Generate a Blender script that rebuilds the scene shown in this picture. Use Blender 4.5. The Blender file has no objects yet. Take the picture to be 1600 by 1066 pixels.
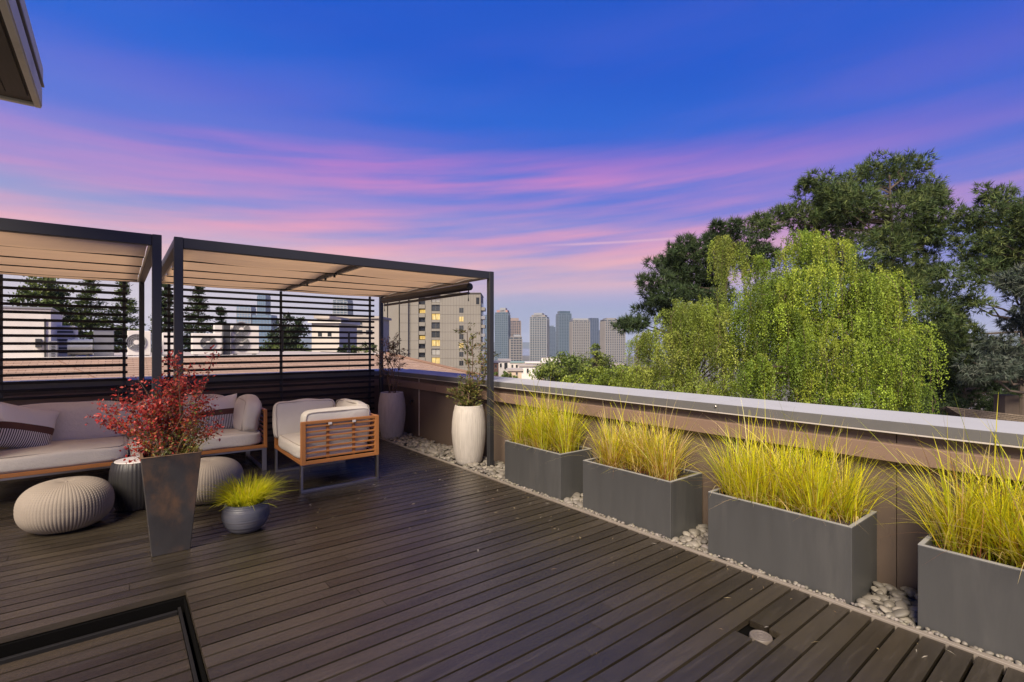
import bpy, math, random
import numpy as np
from mathutils import Vector, Matrix

random.seed(7)
rng = np.random.default_rng(7)
sc = bpy.context.scene
col = sc.collection
R = math.radians

# ------------------------------------------------------------------ camera
F, CX, HY, H = 779.0, 800.0, 537.0, 1.42
YAW = math.atan(616 / F)
fx, fy = math.sin(YAW), math.cos(YAW)
rx, ry = fy, -fx
cam = bpy.data.cameras.new('camera')
cam.sensor_width = 36
cam.lens = F / 1600 * 36
cam.shift_y = 4 / 1600
cam.clip_start = 0.05
cam.clip_end = 20000
co = bpy.data.objects.new('camera', cam)
col.objects.link(co)
co.location = (0, 0, H)
co.rotation_euler = (R(90), 0, -YAW)
sc.camera = co

def at(px, py, t):
    """world point on the sight line of a photograph pixel, t metres ahead"""
    u, v = (px - CX) / F, (HY - py) / F
    return Vector(((fx + u * rx) * t, (fy + u * ry) * t, H + v * t))

# ------------------------------------------------------------------ world
SUN = Vector((-0.60, -0.42, 0.68)).normalized()
w = bpy.data.worlds.new('World')
sc.world = w
w.use_nodes = True
nt = w.node_tree
nt.nodes.clear()

class NB:
    """short-hand for building node trees"""
    def __init__(self, tree): self.t = tree
    def n(self, typ, **kw):
        x = self.t.nodes.new(typ)
        for k, v in kw.items(): setattr(x, k, v)
        return x
    def l(self, a, b): self.t.links.new(a, b)
    def val(self, s, v):
        if hasattr(v, 'is_output') or isinstance(v, bpy.types.NodeSocket): self.l(v, s)
        else: s.default_value = v
    def m(self, op, a, b=0.0, c=None, clamp=False):
        x = self.n('ShaderNodeMath', operation=op, use_clamp=clamp)
        self.val(x.inputs[0], a); self.val(x.inputs[1], b)
        if c is not None: self.val(x.inputs[2], c)
        return x.outputs[0]
    def mix(self, f, a, b, blend='MIX'):
        x = self.n('ShaderNodeMix', data_type='RGBA', blend_type=blend)
        self.val(x.inputs[0], f); self.val(x.inputs[6], a); self.val(x.inputs[7], b)
        return x.outputs[2]
    def ramp(self, f, stops, interp='LINEAR'):
        x = self.n('ShaderNodeValToRGB')
        e = x.color_ramp.elements
        x.color_ramp.interpolation = interp
        while len(e) < len(stops): e.new(0.5)
        for el, (p, c) in zip(e, stops):
            el.position = p; el.color = c if len(c) == 4 else (*c, 1)
        self.val(x.inputs[0], f)
        return x.outputs[0]
    def smooth(self, v, a, b):
        x = self.n('ShaderNodeMapRange', interpolation_type='SMOOTHSTEP')
        self.val(x.inputs[0], v); x.inputs[1].default_value = a; x.inputs[2].default_value = b
        return x.outputs[0]
    def noise(self, vec, scale, detail=4, rough=0.55, w=None):
        x = self.n('ShaderNodeTexNoise')
        if w is not None:
            x.noise_dimensions = '4D'; self.val(x.inputs['W'], w)
        self.l(vec, x.inputs['Vector'])
        x.inputs['Scale'].default_value = scale
        x.inputs['Detail'].default_value = detail
        x.inputs['Roughness'].default_value = rough
        return x.outputs[0]
    def mapping(self, vec, scale=(1, 1, 1), loc=(0, 0, 0), rot=(0, 0, 0)):
        x = self.n('ShaderNodeMapping')
        self.l(vec, x.inputs[0])
        x.inputs['Scale'].default_value = scale
        x.inputs['Location'].default_value = loc
        x.inputs['Rotation'].default_value = rot
        return x.outputs[0]

def lin(r, g, b):
    f = lambda c: c / 12.92 if c <= 0.04045 else ((c + 0.055) / 1.055) ** 2.4
    return (f(r / 255), f(g / 255), f(b / 255), 1)

b = NB(nt)
tc = b.n('ShaderNodeTexCoord')
d = tc.outputs['Generated']
sx = b.n('ShaderNodeSeparateXYZ'); b.l(d, sx.inputs[0])
X_, Y_, Z_ = sx.outputs
rgt = b.m('ADD', b.m('MULTIPLY', X_, rx), b.m('MULTIPLY', Y_, ry))
fwd = b.m('ADD', b.m('MULTIPLY', X_, fx), b.m('MULTIPLY', Y_, fy))
hor = b.m('SQRT', b.m('ADD', b.m('MULTIPLY', rgt, rgt), b.m('MULTIPLY', fwd, fwd)))
S_ = b.m('DIVIDE', rgt, b.m('MAXIMUM', hor, 0.001))
EL = b.m('MULTIPLY', b.m('ARCSINE', Z_), 180 / math.pi)          # elevation in degrees
cmb = b.n('ShaderNodeCombineXYZ')
b.l(rgt, cmb.inputs[0]); b.l(fwd, cmb.inputs[1])
b.l(b.m('ADD', b.m('MULTIPLY', Z_, 7.5), b.m('MULTIPLY', rgt, -0.55)), cmb.inputs[2])
streak = b.noise(cmb.outputs[0], 1.25, 4, 0.5)
wisps = b.noise(b.mapping(cmb.outputs[0], (1.0, 1.0, 1.9)), 1.9, 5, 0.5)
warp = b.m('MULTIPLY', b.m('SUBTRACT', streak, 0.5), 7.0)
e2 = b.m('ADD', b.m('ADD', EL, b.m('MULTIPLY', S_, 5.5)), b.m('MULTIPLY', warp, 0.3))
def er(stops, v): return b.ramp(b.m('DIVIDE', v, 90.0, clamp=True), [(p / 90, lin(*c)) for p, c in stops], 'EASE')
base = er([(0, (148, 158, 180)), (4, (158, 165, 198)), (8, (150, 156, 208)), (12, (124, 136, 214)), (17, (84, 114, 214)), (23, (24, 96, 210)), (30, (0, 84, 204)), (42, (0, 76, 192)), (90, (10, 62, 162))], e2)
ccol = er([(0, (208, 190, 205)), (4, (226, 190, 200)), (8, (244, 180, 180)), (12, (240, 160, 184)), (16, (226, 140, 192)), (20, (206, 122, 198)), (28, (140, 116, 214)), (40, (96, 104, 210)), (90, (70, 90, 190))], EL)
# one long magenta band, rising a little to the right, and broken sheets below it
band_c = b.m('ADD', b.m('ADD', b.m('MULTIPLY', S_, 1.2), 17.6), warp)
bd = b.m('DIVIDE', b.m('SUBTRACT', EL, band_c), 2.3)
band = b.m('EXPONENT', b.m('MULTIPLY', b.m('MULTIPLY', bd, bd), -1.0))
band = b.m('MULTIPLY', b.m('MULTIPLY', band, b.smooth(wisps, 0.26, 0.74)), b.m('SUBTRACT', 1.0, b.m('MULTIPLY', b.smooth(S_, 0.15, 0.75), 0.78)))
band = b.m('MULTIPLY', band, b.m('SUBTRACT', 1.0, b.m('MULTIPLY', b.smooth(b.m('MULTIPLY', S_, -1.0), 0.2, 0.7), 0.5)))
low = b.m('MULTIPLY', b.smooth(EL, 3.6, 8.0), b.m('SUBTRACT', 1.0, b.smooth(EL, 12.0, 20.0)))
sheet = b.m('MULTIPLY', low, b.smooth(b.m('ADD', b.m('MULTIPLY', wisps, 0.55), b.m('MULTIPLY', streak, 0.45)), 0.37, 0.64))
sheet = b.m('MULTIPLY', sheet, b.m('SUBTRACT', 1.0, b.m('MULTIPLY', b.smooth(S_, 0.15, 0.75), 0.55)))
high = b.m('MULTIPLY', b.m('MULTIPLY', b.smooth(EL, 18.0, 24.0), b.m('SUBTRACT', 1.0, b.smooth(EL, 26.0, 44.0))), b.smooth(streak, 0.42, 0.7))
cov = b.m('MAXIMUM', b.m('MAXIMUM', b.m('MULTIPLY', band, 0.9), b.m('MULTIPLY', sheet, 0.92)), b.m('MULTIPLY', high, 0.14))
skycol = b.mix(cov, base, ccol)
# pale glow along the left horizon
glow = b.m('MULTIPLY', b.m('SUBTRACT', 1.0, b.smooth(EL, 2.0, 13.0)), b.smooth(b.m('MULTIPLY', S_, -1.0), -0.05, 0.55))
skycol = b.mix(b.m('MULTIPLY', glow, 0.85), skycol, lin(226, 212, 220))
# old contrail
ctr = b.m('DIVIDE', b.m('SUBTRACT', EL, b.m('ADD', b.m('MULTIPLY', S_, 0.9), 11.06)), 0.12)
ct = b.m('EXPONENT', b.m('MULTIPLY', b.m('MULTIPLY', ctr, ctr), -1.0))
ct = b.m('MULTIPLY', ct, b.m('MULTIPLY', b.smooth(S_, 0.02, 0.16), b.m('SUBTRACT', 1.0, b.smooth(S_, 0.33, 0.38))))
skycol = b.mix(b.m('MULTIPLY', ct, 0.45), skycol, lin(246, 196, 206))
nish = b.n('ShaderNodeTexSky', sky_type='NISHITA', sun_disc=False)
nish.sun_elevation = math.asin(SUN.z)
nish.sun_rotation = math.atan2(SUN.x, SUN.y)
skysum = b.mix(1.0, skycol, b.mix(1.0, nish.outputs[0], (0.002, 0.002, 0.002, 1), 'MULTIPLY'), 'ADD')
bg = b.n('ShaderNodeBackground'); b.l(skysum, bg.inputs[0]); bg.inputs[1].default_value = 0.543
b.l(bg.outputs[0], b.n('ShaderNodeOutputWorld').inputs[0])

sun = bpy.data.lights.new('sun', 'SUN')
sun.energy = 4.6
sun.angle = R(28)
sun.color = (1.0, 0.87, 0.68)
so = bpy.data.objects.new('sun', sun)
col.objects.link(so)
so.rotation_euler = SUN.to_track_quat('Z', 'Y').to_euler()
so.location = (-20, -15, 40)

sc.view_settings.view_transform = 'Standard'
sc.view_settings.look = 'None'
sc.view_settings.exposure = 0.88
sc.view_settings.gamma = 1.0
sc.view_settings.use_curve_mapping = False
sc.render.engine = 'CYCLES'
sc.cycles.use_denoising = True
sc.cycles.max_bounces = 8
sc.cycles.transparent_max_bounces = 8
sc.cycles.volume_bounces = 0

# ------------------------------------------------------------------ materials
MATS = {}
def M(name, c, rough=0.6, var=0.15, scale=6.0, stretch=(1, 1, 1), bump=0.0, bscale=40.0, bstretch=None, metal=0.0,
      spec=0.5, rnd=0.0, trans=0.0, attr=False, dirt=None, dscale=3.0, damt=0.5, rvar=0.0, tint=None):
    if name in MATS: return MATS[name]
    m = bpy.data.materials.new(name); m.use_nodes = True
    t = m.node_tree; q = NB(t); bs = t.nodes['Principled BSDF']
    tc = q.n('ShaderNodeTexCoord'); v = q.mapping(tc.outputs['Object'], stretch)
    oi = q.n('ShaderNodeObjectInfo')
    wv = q.m('MULTIPLY', oi.outputs['Random'], 50.0)
    nz = q.noise(v, scale, 5, 0.6, wv)
    cc = (*c, 1)
    if attr:
        a = q.n('ShaderNodeAttribute', attribute_name='Col'); cc = a.outputs[0]
    k = q.m('ADD', 1.0 - var, q.m('MULTIPLY', nz, 2 * var))
    if rnd: k = q.m('MULTIPLY', k, q.m('ADD', 1.0 - rnd, q.m('MULTIPLY', oi.outputs['Random'], 2 * rnd)))
    cb = q.n('ShaderNodeCombineColor')
    for i in range(3): q.l(k, cb.inputs[i])
    out = q.mix(1.0, cc, cb.outputs[0], 'MULTIPLY')
    if dirt:
        dn = q.noise(q.mapping(tc.outputs['Object'], stretch, (3, 7, 1)), dscale, 7, 0.65, wv)
        out = q.mix(q.m('MULTIPLY', q.smooth(dn, 0.48, 0.72), damt), out, (*dirt, 1))
    q.l(out, bs.inputs['Base Color'])
    if rvar: q.l(q.m('ADD', rough - rvar, q.m('MULTIPLY', nz, 2 * rvar)), bs.inputs['Roughness'])
    else: bs.inputs['Roughness'].default_value = rough
    bs.inputs['Metallic'].default_value = metal
    bs.inputs['Specular IOR Level'].default_value = spec
    if tint: bs.inputs['Specular Tint'].default_value = (*tint, 1)
    if bump:
        bn = q.noise(q.mapping(tc.outputs['Object'], bstretch or stretch), bscale, 5, 0.6, wv)
        bp = q.n('ShaderNodeBump'); bp.inputs['Strength'].default_value = bump; bp.inputs['Distance'].default_value = 0.01
        q.l(bn, bp.inputs['Height']); q.l(bp.outputs[0], bs.inputs['Normal'])
    if trans:
        tr = q.n('ShaderNodeBsdfTranslucent'); q.l(out, tr.inputs[0])
        mx = q.n('ShaderNodeMixShader'); mx.inputs[0].default_value = trans
        q.l(bs.outputs[0], mx.inputs[1]); q.l(tr.outputs[0], mx.inputs[2])
        q.l(mx.outputs[0], t.nodes['Material Output'].inputs[0])
    MATS[name] = m
    return m

DECK = M('deck_wood', (0.030, 0.0240, 0.0165), 0.215, 0.55, 3.0, (1.2, 14, 14), 0.25, 9.0, (2, 60, 60), rnd=0.35, spec=0.95, dirt=(0.072, 0.060, 0.047), dscale=2.6, damt=0.36, rvar=0.10, tint=(1.0, 0.90, 0.78))
VOID_SHADE = M('void_shade', (0.003, 0.0028, 0.0026), 0.9, 0.2, spec=0.04)  # near-black colour puts the shade of gaps and recesses into the surface
EDGE = M('edge_strip', (0.21, 0.18, 0.15), 0.5, 0.25, 4, (4, 1, 1), bump=0.1, dirt=(0.14, 0.11, 0.09), damt=0.5)
STEEL = M('charcoal_steel', (0.020, 0.020, 0.022), 0.45, 0.2, 5, bump=0.03, bscale=120)
SLAT = M('black_slat', (0.012, 0.011, 0.011), 0.55, 0.2, 5, spec=0.2)
WALL = M('brown_panel', (0.115, 0.083, 0.062), 0.6, 0.22, 2.0, (1, 1, 0.5), bump=0.05, bscale=90, dirt=(0.072, 0.053, 0.042), dscale=1.3, damt=0.6)
LEDGE = M('brown_ledge', (0.19, 0.125, 0.09), 0.5, 0.15, 2.0, bump=0.03, bscale=60, dirt=(0.12, 0.085, 0.065), damt=0.4)
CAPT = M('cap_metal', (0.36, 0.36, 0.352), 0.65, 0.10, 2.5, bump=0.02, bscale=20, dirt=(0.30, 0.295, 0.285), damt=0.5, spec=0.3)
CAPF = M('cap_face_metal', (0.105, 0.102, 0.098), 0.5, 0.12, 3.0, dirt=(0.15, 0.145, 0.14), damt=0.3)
TRIMW = M('pale_trim', (0.42, 0.38, 0.34), 0.5, 0.1)
FABRIC = M('cushion_fabric', (0.57, 0.53, 0.455), 0.95, 0.08, 5, bump=0.5, bscale=35, spec=0.15)
WELT = M('cushion_welt', (0.42, 0.37, 0.31), 0.95, 0.1, 20, spec=0.1)
TEAK = M('teak', (0.36, 0.145, 0.042), 0.42, 0.28, 5, (1, 1, 1), bump=0.08, bscale=50, rnd=0.12, spec=0.45)
BRUSH = M('brushed_steel', (0.46, 0.43, 0.39), 0.32, 0.12, 10, metal=1.0)
POUF = M('knit_beige', (0.23, 0.195, 0.162), 0.9, 0.1, 20, spec=0.2)
BLACKR = M('black_ribbed', (0.014, 0.013, 0.013), 0.5, 0.2, 8)
PALETOP = M('pale_stool_top', (0.55, 0.52, 0.49), 0.5, 0.1)
RUST = M('weathered_steel', (0.027, 0.025, 0.025), 0.42, 0.6, 7, (1, 1, 0.6), bump=0.06, bscale=18, dirt=(0.15, 0.078, 0.036), dscale=5.0, damt=0.55, rvar=0.14)
RIMR = M('rust_rim', (0.14, 0.085, 0.05), 0.55, 0.35, 12)
BLUEPOT = M('blue_grey_glaze', (0.066, 0.068, 0.088), 0.45, 0.5, 4, (1, 1, 14), bump=0.2, bscale=5, bstretch=(1, 1, 16), dirt=(0.115, 0.10, 0.105), damt=0.5)
URN = M('striated_ceramic', (0.42, 0.385, 0.34), 0.7, 0.30, 10, (5, 5, 0.35), bump=0.3, bscale=14, bstretch=(5, 5, 0.3), dirt=(0.27, 0.24, 0.205), dscale=6, damt=0.5)
PLANTER = M('grey_planter', (0.052, 0.052, 0.051), 0.50, 0.26, 4, (2.5, 2.5, 0.35), bump=0.04, bscale=60, dirt=(0.080, 0.078, 0.074), dscale=2.5, damt=0.6)
PRIM = M('planter_rim', (0.27, 0.265, 0.255), 0.5, 0.15, 8)
SOIL = M('soil', (0.035, 0.022, 0.014), 0.95, 0.5, 25, bump=0.8, bscale=40)
PEB = M('river_stone', (0.165, 0.147, 0.122), 0.6, 0.22, 9, bump=0.05, bscale=60, rnd=0.40)
BED = M('gravel_bed', (0.07, 0.06, 0.05), 0.9, 0.5, 30, bump=0.6, bscale=60)
CANVAS = M('tan_canvas', (0.70, 0.57, 0.44), 0.9, 0.10, 3, (0.6, 8, 1), bump=0.06, bscale=120, trans=0.68, spec=0.1)
PALEROD = M('pale_rail', (0.42, 0.38, 0.32), 0.4, 0.1, metal=0.3)
BLIND = M('blind_black', (0.010, 0.010, 0.010), 0.4, 0.2)
GRASS = M('grass_blade', (0.3, 0.3, 0.05), 0.55, 0.12, 20, attr=True, trans=0.5, spec=0.25)
LEAF = M('leaf', (0.1, 0.15, 0.02), 0.5, 0.15, 3, attr=True, trans=0.35, spec=0.3)
NEEDLE = M('pine_needle', (0.03, 0.05, 0.02), 0.6, 0.2, 1, attr=True, trans=0.15, spec=0.2)
REDLEAF = M('red_leaf', (0.3, 0.03, 0.02), 0.45, 0.1, 20, attr=True, trans=0.35, spec=0.35)
BARK = M('bark', (0.075, 0.055, 0.042), 0.9, 0.4, 6, (1, 1, 0.3), bump=0.6, bscale=12)
BIRCHB = M('birch_bark', (0.42, 0.39, 0.35), 0.8, 0.4, 5, (1, 1, 4), dirt=(0.06, 0.05, 0.04), damt=0.8)
TWIG = M('twig', (0.12, 0.075, 0.05), 0.8, 0.3, 30)
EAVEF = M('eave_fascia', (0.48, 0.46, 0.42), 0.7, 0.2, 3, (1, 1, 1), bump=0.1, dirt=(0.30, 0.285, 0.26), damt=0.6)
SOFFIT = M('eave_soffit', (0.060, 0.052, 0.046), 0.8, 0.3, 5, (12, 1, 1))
WHITE = M('white_paint', (0.62, 0.58, 0.54), 0.6, 0.10, 2, dirt=(0.42, 0.38, 0.34), dscale=1.2, damt=0.4)
OFFW = M('offwhite_wall', (0.50, 0.45, 0.40), 0.7, 0.12, 0.6, dirt=(0.38, 0.34, 0.30), dscale=0.4, damt=0.4)
GREYM = M('grey_metal', (0.33, 0.33, 0.33), 0.35, 0.2, 2, metal=0.6)
DGREY = M('dark_grille', (0.035, 0.036, 0.038), 0.5, 0.2)
FANG = M('fan_grille', (0.20, 0.19, 0.18), 0.5, 0.2)
CONC = M('concrete', (0.195, 0.178, 0.155), 0.85, 0.14, 0.25, (1, 1, 0.4), dirt=(0.17, 0.145, 0.12), dscale=0.15, damt=0.5)
CONCJ = M('concrete_joint', (0.10, 0.088, 0.075), 0.9, 0.2)
GLASSD = M('dark_window', (0.035, 0.038, 0.042), 0.15, 0.4, 0.5, rnd=0.5)
CURT = M('curtain_window', (0.30, 0.29, 0.27), 0.4, 0.3, 0.8)
ROOFT = M('roof_gravel', (0.34, 0.30, 0.27), 0.9, 0.2, 0.5)
GROUND = M('ground', (0.10, 0.095, 0.075), 0.95, 0.4, 0.02, dirt=(0.05, 0.07, 0.03), dscale=0.01, damt=0.8)
HILL = M('hill_green', (0.05, 0.07, 0.06), 0.95, 0.3, 0.002)
WATER = M('water', (0.10, 0.14, 0.19), 0.15, 0.1, 0.01, spec=0.5)
ASPH = M('pavement', (0.30, 0.27, 0.25), 0.9, 0.15, 0.3)

def lit_mat():
    m = bpy.data.materials.new('lit_window'); m.use_nodes = True
    q = NB(m.node_tree); bs = m.node_tree.nodes['Principled BSDF']
    tc = q.n('ShaderNodeTexCoord'); oi = q.n('ShaderNodeObjectInfo')
    nz = q.noise(q.mapping(tc.outputs['Object'], (2.0, 2.0, 0.6)), 1.0, 3, 0.6, q.m('MULTIPLY', oi.outputs['Random'], 40.0))
    cc = q.ramp(nz, [(0.3, (0.55, 0.30, 0.05, 1)), (0.55, (1.0, 0.66, 0.16, 1)), (0.7, (1.0, 0.85, 0.45, 1))])
    bs.inputs['Base Color'].default_value = (0.05, 0.05, 0.05, 1)
    q.l(cc, bs.inputs['Emission Color']); bs.inputs['Emission Strength'].default_value = 0.5
    return m
LIT = lit_mat()

def shingle_mat(name, c1, c2, mortar, sw, sh):
    m = bpy.data.materials.new(name); m.use_nodes = True
    q = NB(m.node_tree); bs = m.node_tree.nodes['Principled BSDF']
    tc = q.n('ShaderNodeTexCoord')
    br = q.n('ShaderNodeTexBrick')
    q.l(tc.outputs['UV'], br.inputs['Vector'])
    br.inputs['Color1'].default_value = (*c1, 1); br.inputs['Color2'].default_value = (*c2, 1); br.inputs['Mortar'].default_value = (*mortar, 1)
    br.inputs['Scale'].default_value = 1; br.inputs['Brick Width'].default_value = sw; br.inputs['Row Height'].default_value = sh
    br.inputs['Mortar Size'].default_value = sh * 0.06; br.inputs['Bias'].default_value = 0
    nz = q.noise(tc.outputs['UV'], 0.6, 5, 0.6)
    q.l(q.mix(q.smooth(nz, 0.4, 0.75), br.outputs[0], (*[x * 0.72 for x in c1], 1)), bs.inputs['Base Color'])
    bs.inputs['Roughness'].default_value = 0.9
    return m
SHING = shingle_mat('tan_shingle', (0.36, 0.245, 0.175), (0.29, 0.19, 0.135), (0.13, 0.085, 0.06), 0.33, 0.15)
SHINGB = shingle_mat('brown_shingle', (0.20, 0.155, 0.11), (0.15, 0.115, 0.085), (0.05, 0.04, 0.03), 0.2, 0.14)

def pillow_mat():
    m = bpy.data.materials.new('striped_pillow'); m.use_nodes = True
    q = NB(m.node_tree); bs = m.node_tree.nodes['Principled BSDF']
    tc = q.n('ShaderNodeTexCoord'); s = q.n('ShaderNodeSeparateXYZ'); q.l(tc.outputs['Object'], s.inputs[0])
    x, y, z = s.outputs
    stripe = q.m('GREATER_THAN', q.m('FRACT', q.m('MULTIPLY', x, 62.0)), 0.55)
    low = q.mix(stripe, (0.62, 0.59, 0.55, 1), (0.02, 0.018, 0.018, 1))
    c = q.mix(q.m('GREATER_THAN', z, -0.035), low, (0.085, 0.035, 0.024, 1))
    c = q.mix(q.m('GREATER_THAN', z, 0.03), c, (0.62, 0.59, 0.55, 1))
    q.l(c, bs.inputs['Base Color']); bs.inputs['Roughness'].default_value = 0.9
    bp = q.n('ShaderNodeBump'); bp.inputs['Strength'].default_value = 0.4; bp.inputs['Distance'].default_value = 0.01
    q.l(q.noise(tc.outputs['Object'], 14, 5), bp.inputs['Height']); q.l(bp.outputs[0], bs.inputs['Normal'])
    return m
PILLOW = pillow_mat()

# ------------------------------------------------------------------ builders
OFF = {}
def tag(o, label=None, cat=None, group=None, kind=None):
    if label: o['label'] = label
    if cat: o['category'] = cat
    if group: o['group'] = group
    if kind: o['kind'] = kind
    return o
def thing(name, loc, label, cat, group=None, kind=None):
    o = bpy.data.objects.new(name, None); col.objects.link(o)
    o.empty_display_size = 0.1
    o.location = loc; OFF[o] = Vector(loc)
    return tag(o, label, cat, group, kind)
def adopt(o, parent):
    o.parent = parent; OFF[o] = OFF[parent].copy()

def raw_mesh(name, v, f, mat, smooth=False, cols=None, uv=None):
    """v (n,3) array, f (m,k) array of equal polygons or list of lists"""
    me = bpy.data.meshes.new(name)
    v = np.asarray(v, dtype=np.float32)
    if isinstance(f, np.ndarray):
        k = f.shape[1]
        me.vertices.add(len(v)); me.vertices.foreach_set('co', v.ravel())
        me.loops.add(f.size); me.loops.foreach_set('vertex_index', f.ravel().astype(np.int32))
        me.polygons.add(len(f)); me.polygons.foreach_set('loop_start', np.arange(0, f.size, k, dtype=np.int32))
        me.update(calc_edges=True)
    else:
        me.from_pydata(v.tolist(), [], f)
    if cols is not None:
        a = me.color_attributes.new('Col', 'FLOAT_COLOR', 'POINT')
        cc = np.ones((len(v), 4), dtype=np.float32); cc[:, :3] = cols
        a.data.foreach_set('color', cc.ravel())
    if smooth: me.polygons.foreach_set('use_smooth', [True] * len(me.polygons))
    for mm in (mat if isinstance(mat, (list, tuple)) else [mat]): me.materials.append(mm)
    me.validate()
    return me

def place(name, me, parent=None, origin=None):
    """link a mesh given in world coordinates"""
    o = bpy.data.objects.new(name, me); col.objects.link(o)
    if parent is not None:
        adopt(o, parent); off = OFF[parent]
    else:
        n = len(me.vertices); a = np.empty(n * 3, dtype=np.float32); me.vertices.foreach_get('co', a); a = a.reshape(-1, 3)
        off = Vector(origin) if origin is not None else Vector((float((a[:, 0].min() + a[:, 0].max()) / 2), float((a[:, 1].min() + a[:, 1].max()) / 2), float(a[:, 2].min())))
        o.location = off; OFF[o] = off
    me.transform(Matrix.Translation(-off))
    return o
def inst(name, me, parent, loc, rot=(0, 0, 0), scale=(1, 1, 1)):
    o = bpy.data.objects.new(name, me); col.objects.link(o)
    l = Vector(loc)
    if parent is not None:
        o.parent = parent; l = l - OFF[parent]
    o.location = l; o.rotation_euler = rot; o.scale = scale
    return o

CB_F = None
class MB:
    def __init__(self): self.v = []; self.f = []; self.mi = []
    def add(self, vs, fs, mi=0):
        n = len(self.v); self.v += [tuple(p) for p in vs]
        self.f += [tuple(i + n for i in q) for q in fs]; self.mi += [mi] * len(fs)
        return self
    def box(self, x0, x1, y0, y1, z0, z1, ch=0.0, M4=None, mi=0):
        if x1 < x0: x0, x1 = x1, x0
        if y1 < y0: y0, y1 = y1, y0
        if z1 < z0: z0, z1 = z1, z0
        if ch <= 0:
            vs = [(x0, y0, z0), (x1, y0, z0), (x1, y1, z0), (x0, y1, z0), (x0, y0, z1), (x1, y0, z1), (x1, y1, z1), (x0, y1, z1)]
            fs = [(3, 2, 1, 0), (4, 5, 6, 7), (0, 1, 5, 4), (1, 2, 6, 5), (2, 3, 7, 6), (3, 0, 4, 7)]
        else:
            c = Vector(((x0 + x1) / 2, (y0 + y1) / 2, (z0 + z1) / 2)); h = ((x1 - x0) / 2, (y1 - y0) / 2, (z1 - z0) / 2)
            ch = min(ch, min(h) * 0.9)
            vs = []; idx = {}
            for sx in (-1, 1):
                for sy in (-1, 1):
                    for sz in (-1, 1):
                        for ax in range(3):
                            s = (sx, sy, sz)
                            p = [s[i] * (h[i] if i == ax else h[i] - ch) for i in range(3)]
                            idx[(sx, sy, sz, ax)] = len(vs); vs.append(tuple(c[i] + p[i] for i in range(3)))
            fs = []
            for ax in range(3):
                o1, o2 = [(1, 2), (2, 0), (0, 1)][ax]
                for s in (-1, 1):
                    q = []
                    for a, bb in ((-1, -1), (1, -1), (1, 1), (-1, 1)):
                        k = [0, 0, 0]; k[ax] = s; k[o1] = a; k[o2] = bb; q.append(idx[(*k, ax)])
                    fs.append(tuple(q) if s > 0 else tuple(reversed(q)))
            for ax in range(3):           # edge chamfers, edge along ax
                o1, o2 = [(1, 2), (2, 0), (0, 1)][ax]
                for a in (-1, 1):
                    for bb in (-1, 1):
                        k0 = [0, 0, 0]; k0[ax] = -1; k0[o1] = a; k0[o2] = bb
                        k1 = list(k0); k1[ax] = 1
                        q = (idx[(*k0, o1)], idx[(*k1, o1)], idx[(*k1, o2)], idx[(*k0, o2)])
                        fs.append(q if a * bb < 0 else tuple(reversed(q)))
            for sx in (-1, 1):
                for sy in (-1, 1):
                    for sz in (-1, 1):
                        q = tuple(idx[(sx, sy, sz, a)] for a in range(3))
                        fs.append(q if sx * sy * sz > 0 else tuple(reversed(q)))
        if M4 is not None: vs = [M4 @ Vector(p) for p in vs]
        return self.add(vs, fs, mi)
    def tube(self, pts, rad, n=8, cap=True, mi=0):
        pts = [Vector(p) for p in pts]
        rad = [rad] * len(pts) if not hasattr(rad, '__len__') else rad
        vs = []; fs = []; ref = None
        for i, p in enumerate(pts):
            dd = (pts[min(i + 1, len(pts) - 1)] - pts[max(i - 1, 0)])
            dd = dd.normalized() if dd.length > 1e-9 else Vector((0, 0, 1))
            if ref is None: ref = Vector((1, 0, 0)) if abs(dd.x) < 0.8 else Vector((0, 1, 0))
            a = (ref - dd * ref.dot(dd)).normalized(); ref = a; c = dd.cross(a)
            for k in range(n):
                th = 2 * math.pi * k / n
                vs.append(p + (a * math.cos(th) + c * math.sin(th)) * rad[i])
        for i in range(len(pts) - 1):
            for k in range(n):
                k2 = (k + 1) % n
                fs.append((i * n + k, i * n + k2, (i + 1) * n + k2, (i + 1) * n + k))
        if cap:
            fs.append(tuple(reversed(range(n)))); fs.append(tuple(range((len(pts) - 1) * n, len(pts) * n)))
        return self.add(vs, fs, mi)
    def lathe(self, prof, c, n=48, mod=None, mi=0, close=True):
        vs = []; fs = []
        for j, (r, z) in enumerate(prof):
            for k in range(n):
                th = 2 * math.pi * k / n
                rr = r * (mod(th, j) if mod else 1)
                vs.append((c[0] + rr * math.cos(th), c[1] + rr * math.sin(th), c[2] + z))
        for j in range(len(prof) - 1):
            for k in range(n):
                k2 = (k + 1) % n
                fs.append((j * n + k, j * n + k2, (j + 1) * n + k2, (j + 1) * n + k))
        if close:
            if prof[0][0] > 1e-4: fs.append(tuple(reversed(range(n))))
            if prof[-1][0] > 1e-4: fs.append(tuple(range((len(prof) - 1) * n, len(prof) * n)))
        return self.add(vs, fs, mi)
    def mesh(self, name, mat, smooth=False):
        me = raw_mesh(name, self.v, self.f, mat, False)
        if isinstance(mat, (list, tuple)): me.polygons.foreach_set('material_index', self.mi)
        if smooth:
            me.polygons.foreach_set('use_smooth', [True] * len(me.polygons))
            if smooth != 2: me.set_sharp_from_angle(angle=R(38))
        return me
    def build(self, name, mat, parent=None, smooth=False, origin=None):
        return place(name, self.mesh(name, mat, smooth), parent, origin)

def BX(name, mat, parent, *a, ch=0.0, M4=None):
    return MB().box(*a, ch=ch, M4=M4).build(name, mat, parent)

def structure(o): o['kind'] = 'structure'; return o

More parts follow.
